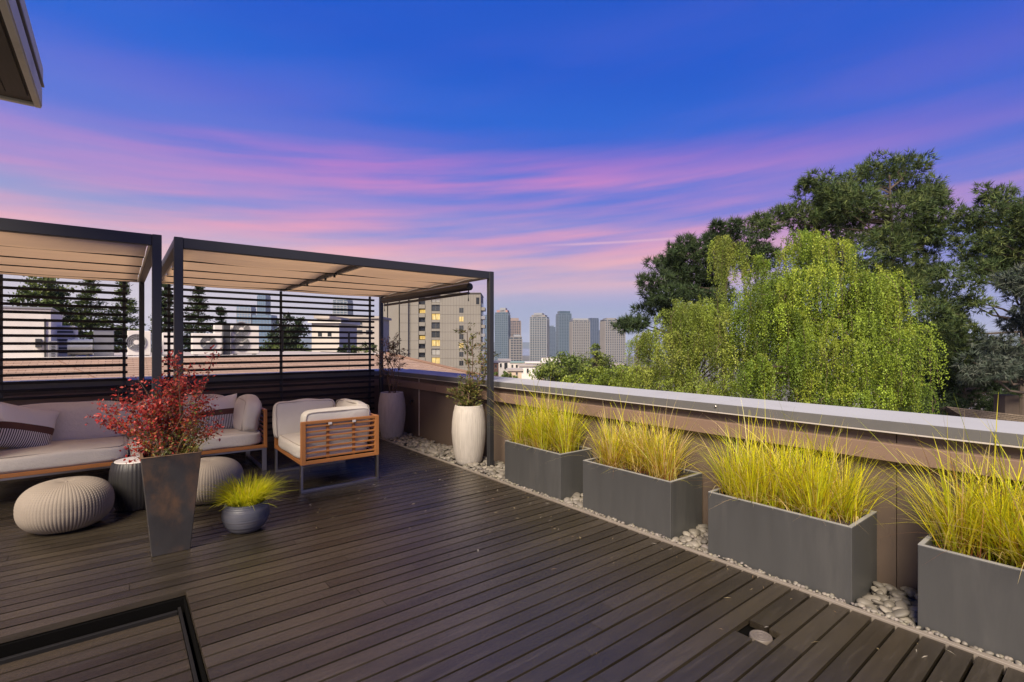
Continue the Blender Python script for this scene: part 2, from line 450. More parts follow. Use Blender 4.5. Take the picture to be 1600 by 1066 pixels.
# ------------------------------------------------------------------ terrain, water, far hills
def terrain():
    n = 60
    xs = np.concatenate([-np.geomspace(7000, 20, n // 2), np.geomspace(20, 7000, n // 2)])
    X, Y = np.meshgrid(xs, xs)
    r = np.hypot(X, Y)
    Z = -14 - 27 * np.clip((r - 260) / 500, 0, 1)
    v = np.stack([X, Y, Z], -1).reshape(-1, 3)
    f = [(j * n + i, j * n + i + 1, (j + 1) * n + i + 1, (j + 1) * n + i) for j in range(n - 1) for i in range(n - 1)]
    structure(place('ground', raw_mesh('ground', v, np.array(f), GROUND, True), origin=(0, 0, -14)))
terrain()
def quadmesh(pts): return pts, [tuple(range(len(pts)))]
c = at(815, 537, 2600)
wv = [at(500, 537, 1750), at(1120, 537, 1750), at(1300, 537, 4200), at(300, 537, 4200)]
m_ = MB(); m_.add([(p.x, p.y, -40.6) for p in wv], [(0, 1, 2, 3)])
structure(m_.build('water', WATER))
def hills():
    n = 90; vs = []; fs = []
    for i in range(n):
        px = -600 + 2900 * i / (n - 1)
        h = 6 + 9 * math.sin(px * 0.004 + 1.2) + 5 * math.sin(px * 0.013) + 2.0 * math.sin(px * 0.041)
        a = at(px, HY, 4300); t_ = at(px, HY - max(h, 2), 4700); k = at(px, HY, 5200)
        vs += [(a.x, a.y, -41), (t_.x, t_.y, t_.z), (k.x, k.y, -41)]
        if i: 
            b0 = (i - 1) * 3; b1 = i * 3
            fs += [(b0, b1, b1 + 1, b0 + 1), (b0 + 1, b1 + 1, b1 + 2, b0 + 2)]
    structure(place('hills', raw_mesh('hills', vs, fs, HILL, True)))
hills()

# ------------------------------------------------------------------ deck
PITCH, Y0, GAP = 0.0983, 1.061, 0.0135
STRIP = 3.075
deck = structure(MB().box(0.31, STRIP + 0.02, -1.4, 3.405, -0.12, -0.045).box(-4.0, STRIP + 0.02, 3.43, 7.84, -0.12, -0.045).build('deck', VOID_SHADE))
HOLE = (2.395, 2.545, 1.095, 1.245)
def board(parent, x0, x1, y, z=0.0, w=PITCH - GAP):
    dz = random.uniform(-0.0012, 0.0012)
    dy = random.uniform(-0.0008, 0.0008)
    MB().box(x0, x1, y + dy, y + w + dy, z - 0.032 + dz, z + dz).build('board', DECK, parent)
for k in range(-25, 69):
    y = Y0 + k * PITCH + GAP / 2
    xa = -4.0 if k >= 24 else 0.305
    cuts = []
    x = xa + random.uniform(0.5, 3.2)
    while x < STRIP - 0.5:
        cuts.append(x); x += random.choice((1.83, 2.44, 3.05)) + random.uniform(-0.1, 0.1)
    if k == 9: cuts = [0.235]
    ends = [xa] + cuts + [STRIP - 0.006]
    for a, e in zip(ends, ends[1:]):
        a_, e_ = a + 0.0012, e - 0.0012
        if y < HOLE[3] - 0.02 and y + PITCH > HOLE[2] + 0.02 and a_ < HOLE[0] and e_ > HOLE[1]:
            if k == 1:
                board(deck, a_, HOLE[0], y); board(deck, HOLE[1], e_, y)
            else:   # notched board: full run plus a narrowed piece beside the hole
                board(deck, a_, HOLE[0], y); board(deck, HOLE[1], e_, y)
                if y < HOLE[2]: board(deck, HOLE[0] + 0.001, HOLE[1] - 0.001, y, w=HOLE[2] - y)
        else:
            board(deck, a_, e_, y)
# lowered deck panel in the foreground
low = structure(MB().box(-1.6, 0.3095, 0.9, 3.404, -0.20, -0.115).build('lowered_deck', VOID_SHADE))
for k in range(-1, 23):
    y = Y0 + k * PITCH + GAP / 2 - 0.02
    board(low, -1.6, 0.262, y, -0.076)
BX('edge_board', SLAT, low, 0.266, 0.280, 0.9, 3.38, -0.112, -0.070, ch=0.001)
BX('side_lining', VOID_SHADE, low, 0.296, 0.3035, 0.9, 3.404, -0.1145, -0.034)
BX('riser', VOID_SHADE, low, -1.6, 0.305, 3.405, 3.425, -0.12, -0.036)
BX('ledger_strip', SLAT, low, -1.6, 0.262, 3.338, 3.36, -0.112, -0.074, ch=0.001)

# metal edge strip between deck and stones
es = thing('edge_strip', (STRIP + 0.015, 3, 0), 'narrow pale brown edging strip between dark deck boards and river stones', 'edging')
yy = -1.4
for L in (2.63, 1.95, 2.4, 2.26):
    BX('strip_length', EDGE, es, STRIP, STRIP + 0.03, yy + 0.001, yy + L - 0.001, -0.05, 0.008, ch=0.002); yy += L

# deck socket in its cut-out
ds = thing('floor_light', (2.472, 1.172, -0.04), 'round grey recessed fixture in square cut-out of deck boards', 'floor light')
m_ = MB().lathe([(0.0, -0.03), (0.052, -0.03), (0.052, -0.014), (0.049, -0.010), (0.040, -0.0095), (0.039, -0.012), (0.034, -0.012), (0.033, -0.0095), (0.020, -0.009), (0.019, -0.0115), (0.014, -0.0115), (0.013, -0.009), (0.0, -0.009)], (2.472, 1.160, 0.0), 40, close=False)
m_.build('lid', M('socket_grey', (0.12, 0.10, 0.083), 0.6, 0.25, 30, bump=0.1, bscale=80), ds, smooth=True)
MB().lathe([(0.047, -0.060), (0.056, -0.045), (0.056, -0.028)], (2.472, 1.160, 0.0), 32, close=False).build('housing', DGREY, ds, smooth=True)

# ------------------------------------------------------------------ stone bed
bed = structure(MB().box(STRIP + 0.031, 3.62, -1.4, 7.86, -0.10, -0.028).build('stone_bed', BED))
PLANT = [(0.0 - 0.16, 0.700), (0.985, 1.832), (2.122, 2.995), (3.272, 4.10)]
PX0, PX1 = 3.145, 3.565
URNS = [(3.315, 5.03), (3.265, 7.07)]
def pebble_mesh(i):
    import bmesh
    bm = bmesh.new(); bmesh.ops.create_icosphere(bm, subdivisions=2, radius=1.0)
    r = np.random.default_rng(100 + i); ph = r.uniform(0, 6, 6)
    for v in bm.verts:
        p = v.co.normalized()
        k = 1 + 0.10 * math.sin(2.2 * p.x + ph[0]) + 0.10 * math.sin(2.6 * p.y + ph[1]) + 0.05 * math.sin(4 * p.z + ph[2] + 2 * p.x)
        v.co = p * k
    me = bpy.data.meshes.new('pebble'); bm.to_mesh(me); bm.free()
    me.polygons.foreach_set('use_smooth', [True] * len(me.polygons)); me.materials.append(PEB)
    return me
PM = [pebble_mesh(i) for i in range(9)]
def free(x, y, r):
    for a, e in PLANT:
        if PX0 - r * 0.55 < x < PX1 + r * 0.3 and a - r * 0.6 < y < e + r * 0.6: return False
    for u in URNS:
        if math.hypot(x - u[0], y - u[1]) < 0.155 + r * 0.7: return False
    if abs(x - 3.36) < 0.035 + r * 0.6 and abs(y - 4.65) < 0.035 + r * 0.6: return False
    if abs(x - 3.36) < 0.035 + r * 0.6 and abs(y - 7.68) < 0.035 + r * 0.6: return False
    return True
stones = []
for layer, (z0, dens, sz) in enumerate(((-0.014, 460, 1.0), (0.010, 340, 0.95))):
    for _ in range(int(dens * 4.6)):
        a = random.uniform(0.022, 0.050) * sz
        bb = a * random.uniform(0.62, 0.9); h = a * random.uniform(0.38, 0.6)
        x = random.uniform(STRIP + 0.034 + a * 0.9, 3.60 - a); y = random.uniform(-0.4, 7.8)
        if not free(x, y, a): continue
        if layer and any(abs(s[0] - x) < 0.022 and abs(s[1] - y) < 0.022 and s[2] > 0 for s in stones[-400:]): continue
        stones.append((x, y, z0 + random.uniform(-0.006, 0.008), a, bb, h))
for _ in range(520):
    a = random.uniform(0.009, 0.017); x = random.uniform(STRIP + 0.036, PX0 - 0.006); y = random.uniform(-0.1, 4.15)
    stones.append((x, y, random.uniform(-0.004, 0.012), a, a * random.uniform(0.6, 0.9), a * random.uniform(0.5, 0.8)))
def vis(s):
    t = s[0] * fx + s[1] * fy
    if t < 0.5: return -1
    px = CX + F * (s[0] * rx + s[1] * ry) / t
    if px > 1630 : return -1
    return s[3] / t + (0.004 if s[2] > 0 else 0)
stones.sort(key=vis, reverse=True)
for s in stones[:300]:
    inst('pebble', random.choice(PM), bed, s[:3], (random.uniform(-0.35, 0.35), random.uniform(-0.35, 0.35), random.uniform(0, 6.28)), s[3:])
# the remaining stones as one mass
base_v = []; base_f = []
for me in PM:
    n = len(me.vertices); a = np.empty(n * 3); me.vertices.foreach_get('co', a); base_v.append(a.reshape(-1, 3))
    fa = np.empty(len(me.polygons) * 3, dtype=np.int32); me.loops.foreach_get('vertex_index', fa); base_f.append(fa.reshape(-1, 3))
V = []; Fc = []; C_ = []; n0 = 0
for s in stones[300:]:
    i = random.randrange(9); th = random.uniform(0, 6.28); tl = random.uniform(-0.35, 0.35)
    m3 = np.array(Matrix.Rotation(th, 3, 'Z') @ Matrix.Rotation(tl, 3, 'X')) @ np.diag(s[3:])
    V.append(base_v[i] @ m3.T + np.array(s[:3])); Fc.append(base_f[i] + n0); n0 += len(base_v[i])
    g = random.uniform(0.62, 1.4); tone = np.array((0.165, 0.147, 0.122)) * g * np.array((1, random.uniform(0.95, 1.03), random.uniform(0.88, 1.08)))
    C_.append(np.repeat(tone[None], len(base_v[i]), 0))
PEB2 = M('river_stone_mass', (0.2, 0.2, 0.2), 0.6, 0.22, 9, attr=True, bump=0.05, bscale=60)
o = place('pebble_mass', raw_mesh('pebble_mass', np.concatenate(V), np.concatenate(Fc), PEB2, True, np.concatenate(C_)), bed)
o['kind'] = 'stuff'

# ------------------------------------------------------------------ parapets
def prism(mb, prof, axis, a, e, mi=0):
    """extrude an (u,z) profile along axis 'x' or 'y' from a to e"""
    vs = []
    for s in (a, e):
        for u, z in prof: vs.append((u, s, z) if axis == 'y' else (s, u, z))
    n = len(prof)
    fs = [tuple(range(n)), tuple(reversed(range(n, 2 * n)))]
    for i in range(n):
        j = (i + 1) % n; fs.append((i, i + n, j + n, j))
    if axis == 'y': fs = [tuple(reversed(q)) for q in fs]
    # make normals consistent by checking the first side face
    mb.add(vs, fs, mi); return mb

def parapet(name, label, axis, u0, a, e, joints, strips, capj):
    """u0 = front line of the cap; the wall stands behind it"""
    root = thing(name, ((u0 + 0.2, (a + e) / 2, -0.05) if axis == 'y' else ((a + e) / 2, u0 + 0.2, -0.05)), label, 'wall')
    def bx(n, mt, ua, ub, s0, s1, z0, z1, ch=0.0, par=None):
        p = par or root
        if axis == 'y': return BX(n, mt, p, ua, ub, s0, s1, z0, z1, ch=ch)
        return BX(n, mt, p, s0, s1, ua, ub, z0, z1, ch=ch)
    bx('core', VOID_SHADE, u0 + 0.075, u0 + 0.36, a, e, -2.0, 0.90)
    js = [a] + joints + [e]
    for s0, s1 in zip(js, js[1:]):
        bx('wall_panel', WALL, u0 + 0.058, u0 + 0.074, s0 + 0.002, s1 - 0.002, -0.06, 0.905, 0.001)
    cj = [a] + capj + [e]
    for s0, s1 in zip(cj, cj[1:]):
        bx('ledge', LEDGE, u0 - 0.005, u0 + 0.056, s0 + 0.5 * 0 + 0.0015, s1 - 0.0015, 0.730, 0.832, 0.003)
    for s0, s1 in zip(cj, cj[1:]):
        mb = MB()
        prism(mb, [(u0 + 0.004, 0.940), (u0 + 0.004, 0.966), (u0 + 0.40, 0.984), (u0 + 0.40, 0.958)], axis, s0 + 0.001, s1 - 0.001)
        cp = place('cap_flashing', mb.mesh('cap_flashing', CAPT), root)
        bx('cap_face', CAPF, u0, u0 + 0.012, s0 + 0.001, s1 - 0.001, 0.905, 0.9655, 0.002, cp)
        bx('drip_edge', TRIMW, u0 - 0.004, u0 + 0.016, s0 + 0.001, s1 - 0.001, 0.896, 0.9045, 0.001, cp)
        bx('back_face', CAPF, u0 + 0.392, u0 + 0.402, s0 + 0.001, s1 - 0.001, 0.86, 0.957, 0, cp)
    for s in strips:
        bx('joint_strip', TRIMW, u0 + 0.048, u0 + 0.0575, s - 0.013, s + 0.013, 0.02, 0.728, 0.001)
        bx('joint_strip', TRIMW, u0 + 0.048, u0 + 0.0575, s - 0.013, s + 0.013, 0.834, 0.895, 0.001)
    return root
pr = parapet('parapet_wall', 'brown panelled parapet with pale metal cap behind the row of grass planters', 'y', 3.545, -1.4, 7.826, [0.9, 3.15, 5.4, 6.83], [6.83], [0.2, 1.985, 2.95, 4.6, 6.2])
pb = parapet('parapet_wall', 'back parapet with pale metal cap behind the black slatted screens', 'x', 7.83, -4.0, 3.945, [-2.2, -0.4, 1.4, 3.0], [], [-2.0, 0.43, 2.4, 3.54])
MB().lathe([(0.0, 0), (0.007, 0), (0.007, 0.004), (0.004, 0.008), (0, 0.009)], (0, 0, 0), 12)
m_ = MB().tube([(3.5455, 2.0, 0.945), (3.538, 2.0, 0.945), (3.534, 2.0, 0.945)], [0.008, 0.008, 0.004], 10)
m_.build('cap_bolt', BRUSH, pr, smooth=True)
hk = MB().box(3.585, 3.602, 7.02, 7.05, 0.50, 0.55, 0.002)
hk.tube([(3.588, 7.035, 0.545), (3.560, 7.035, 0.535), (3.548, 7.035, 0.50), (3.556, 7.035, 0.475)], [0.010, 0.012, 0.014, 0.004], 8)
tag(hk.build('wall_hook', BLIND, None, True), 'small black hook on brown parapet near the far corner', 'hook')

# ------------------------------------------------------------------ pergolas
SLP = 0.0872
def wave_canvas(name, x0, x1, ys, z, sag, parent):
    nx, V, Fq = 10, [], []
    prof = []
    for y0, y1 in zip(ys, ys[1:]):
        for i in range(9):
            s = i / 9; prof.append((y0 + (y1 - y0) * s, z + sag * math.sin(math.pi * s) ** 0.8 + random.uniform(-.0015, .0015)))
    prof.append((ys[-1], z))
    for j, (y, zz) in enumerate(prof):
        for i in range(nx + 1):
            s = i / nx
            V.append((x0 + (x1 - x0) * s, y, zz - 0.012 * math.sin(math.pi * s) * (1 + 0.5 * math.sin(j * 0.9))))
    for j in range(len(prof) - 1):
        for i in range(nx): Fq.append((j * (nx + 1) + i, j * (nx + 1) + i + 1, (j + 1) * (nx + 1) + i + 1, (j + 1) * (nx + 1) + i))
    o = place(name, raw_mesh(name, V, Fq, CANVAS, True), parent)
    md = o.modifiers.new('thickness', 'SOLIDIFY'); md.thickness = 0.002
    return o

def pergola(x0, x1, label, splits, sx0, sx1, battens, blind):
    yf, yb, top = 4.65, 7.68, 2.245
    root = thing('pergola', ((x0 + x1) / 2, (yf + yb) / 2, 0), label, 'pergola')
    for x in (x0, x1):
        BX('post', STEEL, root, x - 0.03, x + 0.03, yf - 0.03, yf + 0.03, -0.03 if x > 3 else 0.0, top, ch=0.003)
        BX('post', STEEL, root, x - 0.027, x + 0.027, yb - 0.027, yb + 0.027, -0.03 if x > 3 else 0.0, top - 0.006, ch=0.003)
        BX('beam', STEEL, root, x - 0.028, x + 0.028, yf + 0.0305, yb - 0.0275, 2.172, top - 0.004, ch=0.003)
        s = 1 if x == x0 else -1
        BX('side_rail', PALEROD, root, x + s * 0.0295, x + s * 0.045, yf + 0.05, yb - 0.05, 2.178, 2.205, ch=0.002)
    BX('beam', STEEL, root, x0 + 0.0305, x1 - 0.0305, yf - 0.026, yf + 0.026, 2.160, top - 0.002, ch=0.003)
    BX('beam', STEEL, root, x0 + 0.0275, x1 - 0.0275, yb - 0.025, yb + 0.025, 2.176, top - 0.008, ch=0.003)
    xs = [x0 + 0.05] + splits + [x1 - 0.05]
    ys = [4.70, 5.36, 6.02, 6.68, 7.34, 7.64]
    for a, e in zip(xs, xs[1:]):
        cv = wave_canvas('canopy', a + (0.035 if a in splits else 0), e - (0.035 if e in splits else 0), ys, 2.178, 0.022, root)
        for y in ys[1:-1]:
            MB().tube([(a + 0.004, y, 2.164), (e - 0.004, y, 2.166)], 0.0065, 8).build('canopy_rod', STEEL, cv, True)
    for x in splits:
        BX('cross_beam', STEEL, root, x - 0.033, x - 0.004, yf + 0.027, yb - 0.026, 2.174, 2.215, ch=0.002)
        BX('cross_rail', PALEROD, root, x + 0.004, x + 0.036, yf + 0.027, yb - 0.026, 2.168, 2.190, ch=0.002)
        for y in (5.45, 5.75, 6.45):
            BX('rail_clamp', STEEL, root, x - 0.008, x + 0.012, y, y + 0.02, 2.140, 2.1675, ch=0.002)
    # slatted screen
    z = 2.118; slat = MB().box(-(sx1 - sx0) / 2, (sx1 - sx0) / 2, -0.010, 0.010, -0.016, 0.016, ch=0.002).mesh('slat', SLAT)
    while z > 0.04:
        inst('slat', slat, root, ((sx0 + sx1) / 2, 7.700, z), (random.uniform(-.03, .03), random.uniform(-.0008, .0008), 0)); z -= SLP
    for x in battens:
        BX('batten', STEEL, root, x - 0.016, x + 0.016, 7.7105, 7.735, 0.01, 2.175, ch=0.002)
    if blind:
        rb = root
        BX('bright_gap_bar', PALEROD, rb, 3.298, 3.318, 5.02, 7.42, 2.150, 2.166, ch=0.002)  # pale bar stands in for the bright gap above the blind roll
        cs = MB().tube([(3.300, 4.98, 2.10), (3.300, 4.985, 2.10), (3.300, 7.455, 2.10), (3.300, 7.46, 2.10)], [0.036, 0.045, 0.045, 0.036], 16).build('blind_roll', BLIND, rb, True)
        MB().tube([(3.305, 5.02, 2.025), (3.305, 7.42, 2.025)], 0.018, 10).build('hem_bar', BLIND, cs, True)
        for y in (5.02, 7.42):
            BX('bracket', BLIND, cs, 3.300, 3.310, y - 0.006, y + 0.006, 2.044, 2.10)
            MB().tube([(3.305, y, 2.045), (3.306, y + 0.004, 1.98), (3.304, y, 1.93)], [0.003, 0.003, 0.008], 6).build('pull_cord', BLIND, cs, True)
        for x, z1 in ((1.86, 1.30), (2.83, 1.31)):
            BX('cord_weight', STEEL, root, x - 0.014, x + 0.014, 7.672, 7.688, z1, z1 + 0.30, ch=0.002)
            MB().tube([(x, 7.68, z1 - 0.001), (x + 0.003, 7.68, 0.8), (x, 7.68, 0.45)], 0.0025, 5).build('pull_cord', STEEL, root)
    return root
pergola(-2.75, 0.2325, 'black steel pergola with tan canvas and slatted screen at left edge of deck', [-1.25], -2.72, 0.095, [-2.2, -1.0, 0.061], False)
pergola(0.37, 3.36, 'black steel pergola with tan canvas and rolled black blind over armchair and tall urns', [1.85], 0.458, 3.251, [0.513, 1.849, 3.186], True)

# ------------------------------------------------------------------ house eave, upper left
ev = thing('house_eave', (-1.2, 3.0, 3.0), 'weathered grey roof eave corner jutting in at upper left', 'roof')
def ebox(n, mt, *a, ch=0.0, p=None): return BX(n, mt, p or ev, *a, ch=ch)
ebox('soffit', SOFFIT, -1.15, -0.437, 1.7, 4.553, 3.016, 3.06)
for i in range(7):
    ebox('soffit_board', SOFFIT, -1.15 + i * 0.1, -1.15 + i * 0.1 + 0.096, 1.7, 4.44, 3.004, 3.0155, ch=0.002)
ebox('fascia', EAVEF, -0.436, -0.402, 1.7, 4.59, 2.998, 3.128, ch=0.003)
ebox('fascia', EAVEF, -1.15, -0.437, 4.554, 4.588, 2.998, 3.128, ch=0.003)
ebox('shadow_gap', VOID_SHADE, -1.15, -0.425, 1.7, 4.575, 3.1285, 3.146)
for i in range(9):
    ebox('fascia_panel', EAVEF, -0.4015, -0.397, 1.71 + i * 0.318, 1.71 + i * 0.318 + 0.3165, 3.006, 3.122, ch=0.001)
ebox('drip_edge', CAPF, -1.15, -0.388, 1.7, 4.60, 3.1465, 3.160, ch=0.002)
ebox('roof_flashing', EAVEF, -1.15, -0.394, 1.7, 4.594, 3.1605, 3.275, ch=0.004)

# ------------------------------------------------------------------ soft furniture helpers
def cushion_mesh(name, sx, sy, sz, p=5.0, puff=0.0, n=14, mat=None, seed=0, wr=0.004, pillow=False):
    """rounded upholstered block of size sx*sy*sz centred on the origin, wrinkled"""
    g = np.linspace(-1, 1, n)
    U, Vv = np.meshgrid(g, g)
    V = []; Fq = []; off = 0
    for ax in range(3):
        for s in (-1, 1):
            P = np.zeros((n, n, 3)); P[..., ax] = s; P[..., (ax + 1) % 3] = U if s > 0 else Vv; P[..., (ax + 2) % 3] = Vv if s > 0 else U
            V.append(P.reshape(-1, 3))
            i = np.arange(n - 1); I, J = np.meshgrid(i, i); b0 = (J * n + I).ravel() + off
            Fq.append(np.stack([b0, b0 + 1, b0 + n + 1, b0 + n], 1)); off += n * n
    V = np.concatenate(V); Fq = np.concatenate(Fq)
    h = np.array((sx, sy, sz)) / 2
    q = V / ((np.abs(V) ** p).sum(1, keepdims=True)) ** (1 / p)
    if pillow:      # thin at the seams, corners pulled out
        q = V.copy()
        e = np.clip((1 - np.abs(V[:, 0]) ** 3.0) * (1 - np.abs(V[:, 2]) ** 3.0), 0, 1) ** 0.55
        q[:, 1] = V[:, 1] * (0.06 + 0.94 * e)
        pin = 1 - 0.07 * (1 - np.abs(V[:, 2]) ** 2); q[:, 0] *= pin
        pin = 1 - 0.07 * (1 - np.abs(V[:, 0]) ** 2); q[:, 2] *= pin
    q = q * h
    if puff:
        c = V / np.abs(V).max(1, keepdims=True)
        d0 = (1 - np.abs(c) ** 2).clip(0, 1)
        ax = np.abs(c).argmax(1)
        amt = np.ones(len(c))
        for a in range(3):
            msk = ax == a; o1, o2 = (a + 1) % 3, (a + 2) % 3
            amt[msk] = d0[msk, o1] * d0[msk, o2]
            q[msk, a] += np.sign(c[msk, a]) * puff * amt[msk]
    r = np.random.default_rng(seed)
    for _ in range(5):
        k = r.normal(0, 1, 3) * np.array((9, 9, 12)); ph = r.uniform(0, 6)
        q += wr * 0.5 * np.sin(q @ k + ph)[:, None] * r.normal(0, 1, 3)
    me = raw_mesh(name, q, Fq, mat or FABRIC, True)
    import bmesh
    bm = bmesh.new(); bm.from_mesh(me); bmesh.ops.remove_doubles(bm, verts=bm.verts, dist=0.0008); bmesh.ops.recalc_face_normals(bm, faces=bm.faces); bm.to_mesh(me); bm.free()
    me.polygons.foreach_set('use_smooth', [True] * len(me.polygons))
    return me
def cush(name, parent, c, s, rot=(0, 0, 0), **kw):
    o = inst(name, cushion_mesh(name, *s, **kw), parent, c, rot)
    OFF[o] = OFF[parent] if parent is not None else Vector(c)
    # welted seam round the two broad faces
    p = kw.get('p', 5.0); ax = int(np.argmin(s)); o1, o2 = (ax + 1) % 3, (ax + 2) % 3
    mb = MB()
    for sd in (-0.93, 0.93):
        pts = []
        for a, e in (((-1, -1), (1, -1)), ((1, -1), (1, 1)), ((1, 1), (-1, 1)), ((-1, 1), (-1, -1))):
            for i in range(12):
                f = i / 12; v = np.zeros(3); v[ax] = sd; v[o1] = a[0] + (e[0] - a[0]) * f; v[o2] = a[1] + (e[1] - a[1]) * f
                v = v / (np.abs(v) ** p).sum() ** (1 / p) * np.array(s) / 2; pts.append(Vector(v * 1.004))
        mb.tube(pts + [pts[0]], 0.0042, 5, cap=False)
    w_ = bpy.data.objects.new('piping', mb.mesh('piping', WELT, 2)); col.objects.link(w_); w_.parent = o
    return o

def leg_loop(parent, axis, fixed, a, e, zt, w=0.02, d=0.045):
    """rectangular brushed steel leg frame in the plane of `axis`"""
    mb = MB()
    def bx(s0, s1, z0, z1):
        if axis == 'x': mb.box(s0, s1, fixed - d / 2, fixed + d / 2, z0, z1, ch=0.0015)
        else: mb.box(fixed - d / 2, fixed + d / 2, s0, s1, z0, z1, ch=0.0015)
    bx(a, a + w, 0.0205, zt - 0.0005); bx(e - w, e, 0.0205, zt - 0.0005); bx(a, e, 0.0, 0.02)
    return mb.build('leg_frame', BRUSH, parent)

def slat_panel(parent, axis, fixed, a, e, z0, z1, n=7, th=0.032, muntins=2):
    """open teak side panel: posts, rails and thin slats"""
    def bx(nm, s0, s1, za, zb, t0=th, ch=0.003, par=parent):
        if axis == 'x': return BX(nm, TEAK, par, s0, s1, fixed - t0 / 2, fixed + t0 / 2, za, zb, ch=ch)
        return BX(nm, TEAK, par, fixed - t0 / 2, fixed + t0 / 2, s0, s1, za, zb, ch=ch)
    bx('corner_post', a, a + 0.045, z0, z1); bx('corner_post', e - 0.045, e, z0, z1)
    bx('top_rail', a + 0.0455, e - 0.0455, z1 - 0.028, z1 - 0.001)
    bx('bottom_rail', a + 0.0455, e - 0.0455, z0, z0 + 0.035)
    H_ = (z1 - 0.028 - z0 - 0.035)
    for i in range(n):
        z = z0 + 0.035 + H_ * (i + 0.5) / n
        bx('slat', a + 0.0455, e - 0.0455, z - 0.008, z + 0.008, 0.016, 0.0015)
    for i in range(muntins):
        s = a + (e - a) * (i + 1) / (muntins + 1)
        off = 0.0125
        if axis == 'x': BX('upright', TEAK, parent, s - 0.014, s + 0.014, fixed + 0.0085, fixed + 0.0085 + off, z0 + 0.036, z1 - 0.029, ch=0.001)
        else: BX('upright', TEAK, parent, fixed - 0.0085 - off, fixed - 0.0085, s - 0.014, s + 0.014, z0 + 0.036, z1 - 0.029, ch=0.001)

# ------------------------------------------------------------------ armchair (faces left)
ax0, ax1, ay0, ay1 = 1.365, 2.145, 4.955, 5.985
ch = thing('armchair', ((ax0 + ax1) / 2, (ay0 + ay1) / 2, 0), 'teak slatted armchair with grey cushions and steel legs in front of tall urn', 'armchair')
leg_loop(ch, 'x', ay0 + 0.03, ax0 + 0.002, ax1 - 0.002, 0.255)
leg_loop(ch, 'x', ay1 - 0.03, ax0 + 0.002, ax1 - 0.002, 0.255)
slat_panel(ch, 'x', ay0 + 0.016, ax0, ax1, 0.256, 0.672)
slat_panel(ch, 'x', ay1 - 0.016, ax0, ax1, 0.256, 0.672)
slat_panel(ch, 'y', ax1 - 0.016, ay0 + 0.033, ay1 - 0.033, 0.257, 0.671)
BX('front_rail', TEAK, ch, ax0 + 0.001, ax0 + 0.035, ay0 + 0.0335, ay1 - 0.0335, 0.258, 0.295, ch=0.003)
BX('seat_base', VOID_SHADE, ch, ax0 + 0.036, ax1 - 0.034, ay0 + 0.034, ay1 - 0.034, 0.262, 0.292)
cush('seat_cushion', ch, (1.72, 5.47, 0.362), (0.72, 0.945, 0.150), p=7, puff=0.012, seed=1)
cush('arm_cushion', ch, (1.735, 5.065, 0.575), (0.66, 0.13, 0.385), (R(7), 0, R(1)), p=9, puff=0.014, seed=2, wr=0.006)
cush('arm_cushion', ch, (1.66, 5.875, 0.575), (0.64, 0.13, 0.40), (R(-7), 0, R(-2)), p=9, puff=0.014, seed=3, wr=0.006)
cush('back_cushion', ch, (2.025, 5.47, 0.585), (0.14, 0.64, 0.39), (0, R(10), R(3)), p=8, puff=0.015, seed=4, wr=0.007)
for x in (1.62, 1.86):
    BX('cushion_tie', PALETOP, ch, x, x + 0.035, ay0 - 0.006, ay0 - 0.002, 0.625, 0.648, ch=0.001)

# ------------------------------------------------------------------ sofa
sx0_, sx1_, sy0_, sy1_ = -1.16, 1.315, 6.08, 7.00
sf = thing('sofa', (0.1, 6.5, 0), 'long grey cushioned outdoor sofa with teak frame behind the poufs', 'sofa')
for x in (sx0_ + 0.03, sx1_ - 0.03): leg_loop(sf, 'y', x, sy0_ + 0.002, sy1_ - 0.01, 0.255)
slat_panel(sf, 'y', sx1_ - 0.016, sy0_, sy1_, 0.256, 0.682)
slat_panel(sf, 'y', sx0_ + 0.016, sy0_, sy1_, 0.256, 0.682)
slat_panel(sf, 'x', sy1_ - 0.016, sx0_ + 0.033, sx1_ - 0.033, 0.257, 0.681, muntins=5)
BX('front_rail', TEAK, sf, sx0_ + 0.033, sx1_ - 0.033, sy0_ + 0.001, sy0_ + 0.035, 0.258, 0.292, ch=0.003)
BX('frame_channel', BRUSH, sf, sx0_ + 0.033, sx1_ - 0.033, sy0_ + 0.002, sy0_ + 0.03, 0.238, 0.2575, ch=0.002)
BX('seat_base', VOID_SHADE, sf, sx0_ + 0.034, sx1_ - 0.034, sy0_ + 0.036, sy1_ - 0.034, 0.262, 0.290)
xm = 0.085
cush('seat_cushion', sf, ((sx0_ + 0.035 + xm) / 2, 6.50, 0.364), (xm - sx0_ - 0.045, 0.82, 0.155), p=8, puff=0.010, seed=5, n=18)
cush('seat_cushion', sf, ((sx1_ - 0.035 + xm) / 2, 6.50, 0.364), (sx1_ - 0.045 - xm, 0.82, 0.155), p=8, puff=0.010, seed=6, n=18)
cush('back_cushion', sf, (-0.43, 6.84, 0.600), (1.13, 0.20, 0.40), (R(-12), 0, 0), p=5.5, puff=0.024, seed=7, n=18, wr=0.006)
cush('back_cushion', sf, (0.61, 6.84, 0.600), (0.93, 0.20, 0.40), (R(-12), 0, 0), p=5.5, puff=0.024, seed=8, n=18, wr=0.006)
cush('arm_cushion', sf, (1.170, 6.44, 0.605), (0.20, 0.62, 0.38), (0, R(8), 0), p=4.5, puff=0.022, seed=9, wr=0.008)
cush('arm_cushion', sf, (-0.975, 6.40, 0.605), (0.20, 0.62, 0.38), (0, R(-10), 0), p=4.5, puff=0.022, seed=10, wr=0.008)
def pillow(c, rot, seed, label):
    me = cushion_mesh('throw_pillow', 0.46, 0.15, 0.42, pillow=True, n=20, mat=PILLOW, seed=seed, wr=0.006)
    o = inst('throw_pillow', me, None, c, rot)
    tag(o, label, 'pillow', 'striped throw pillows on the sofa')
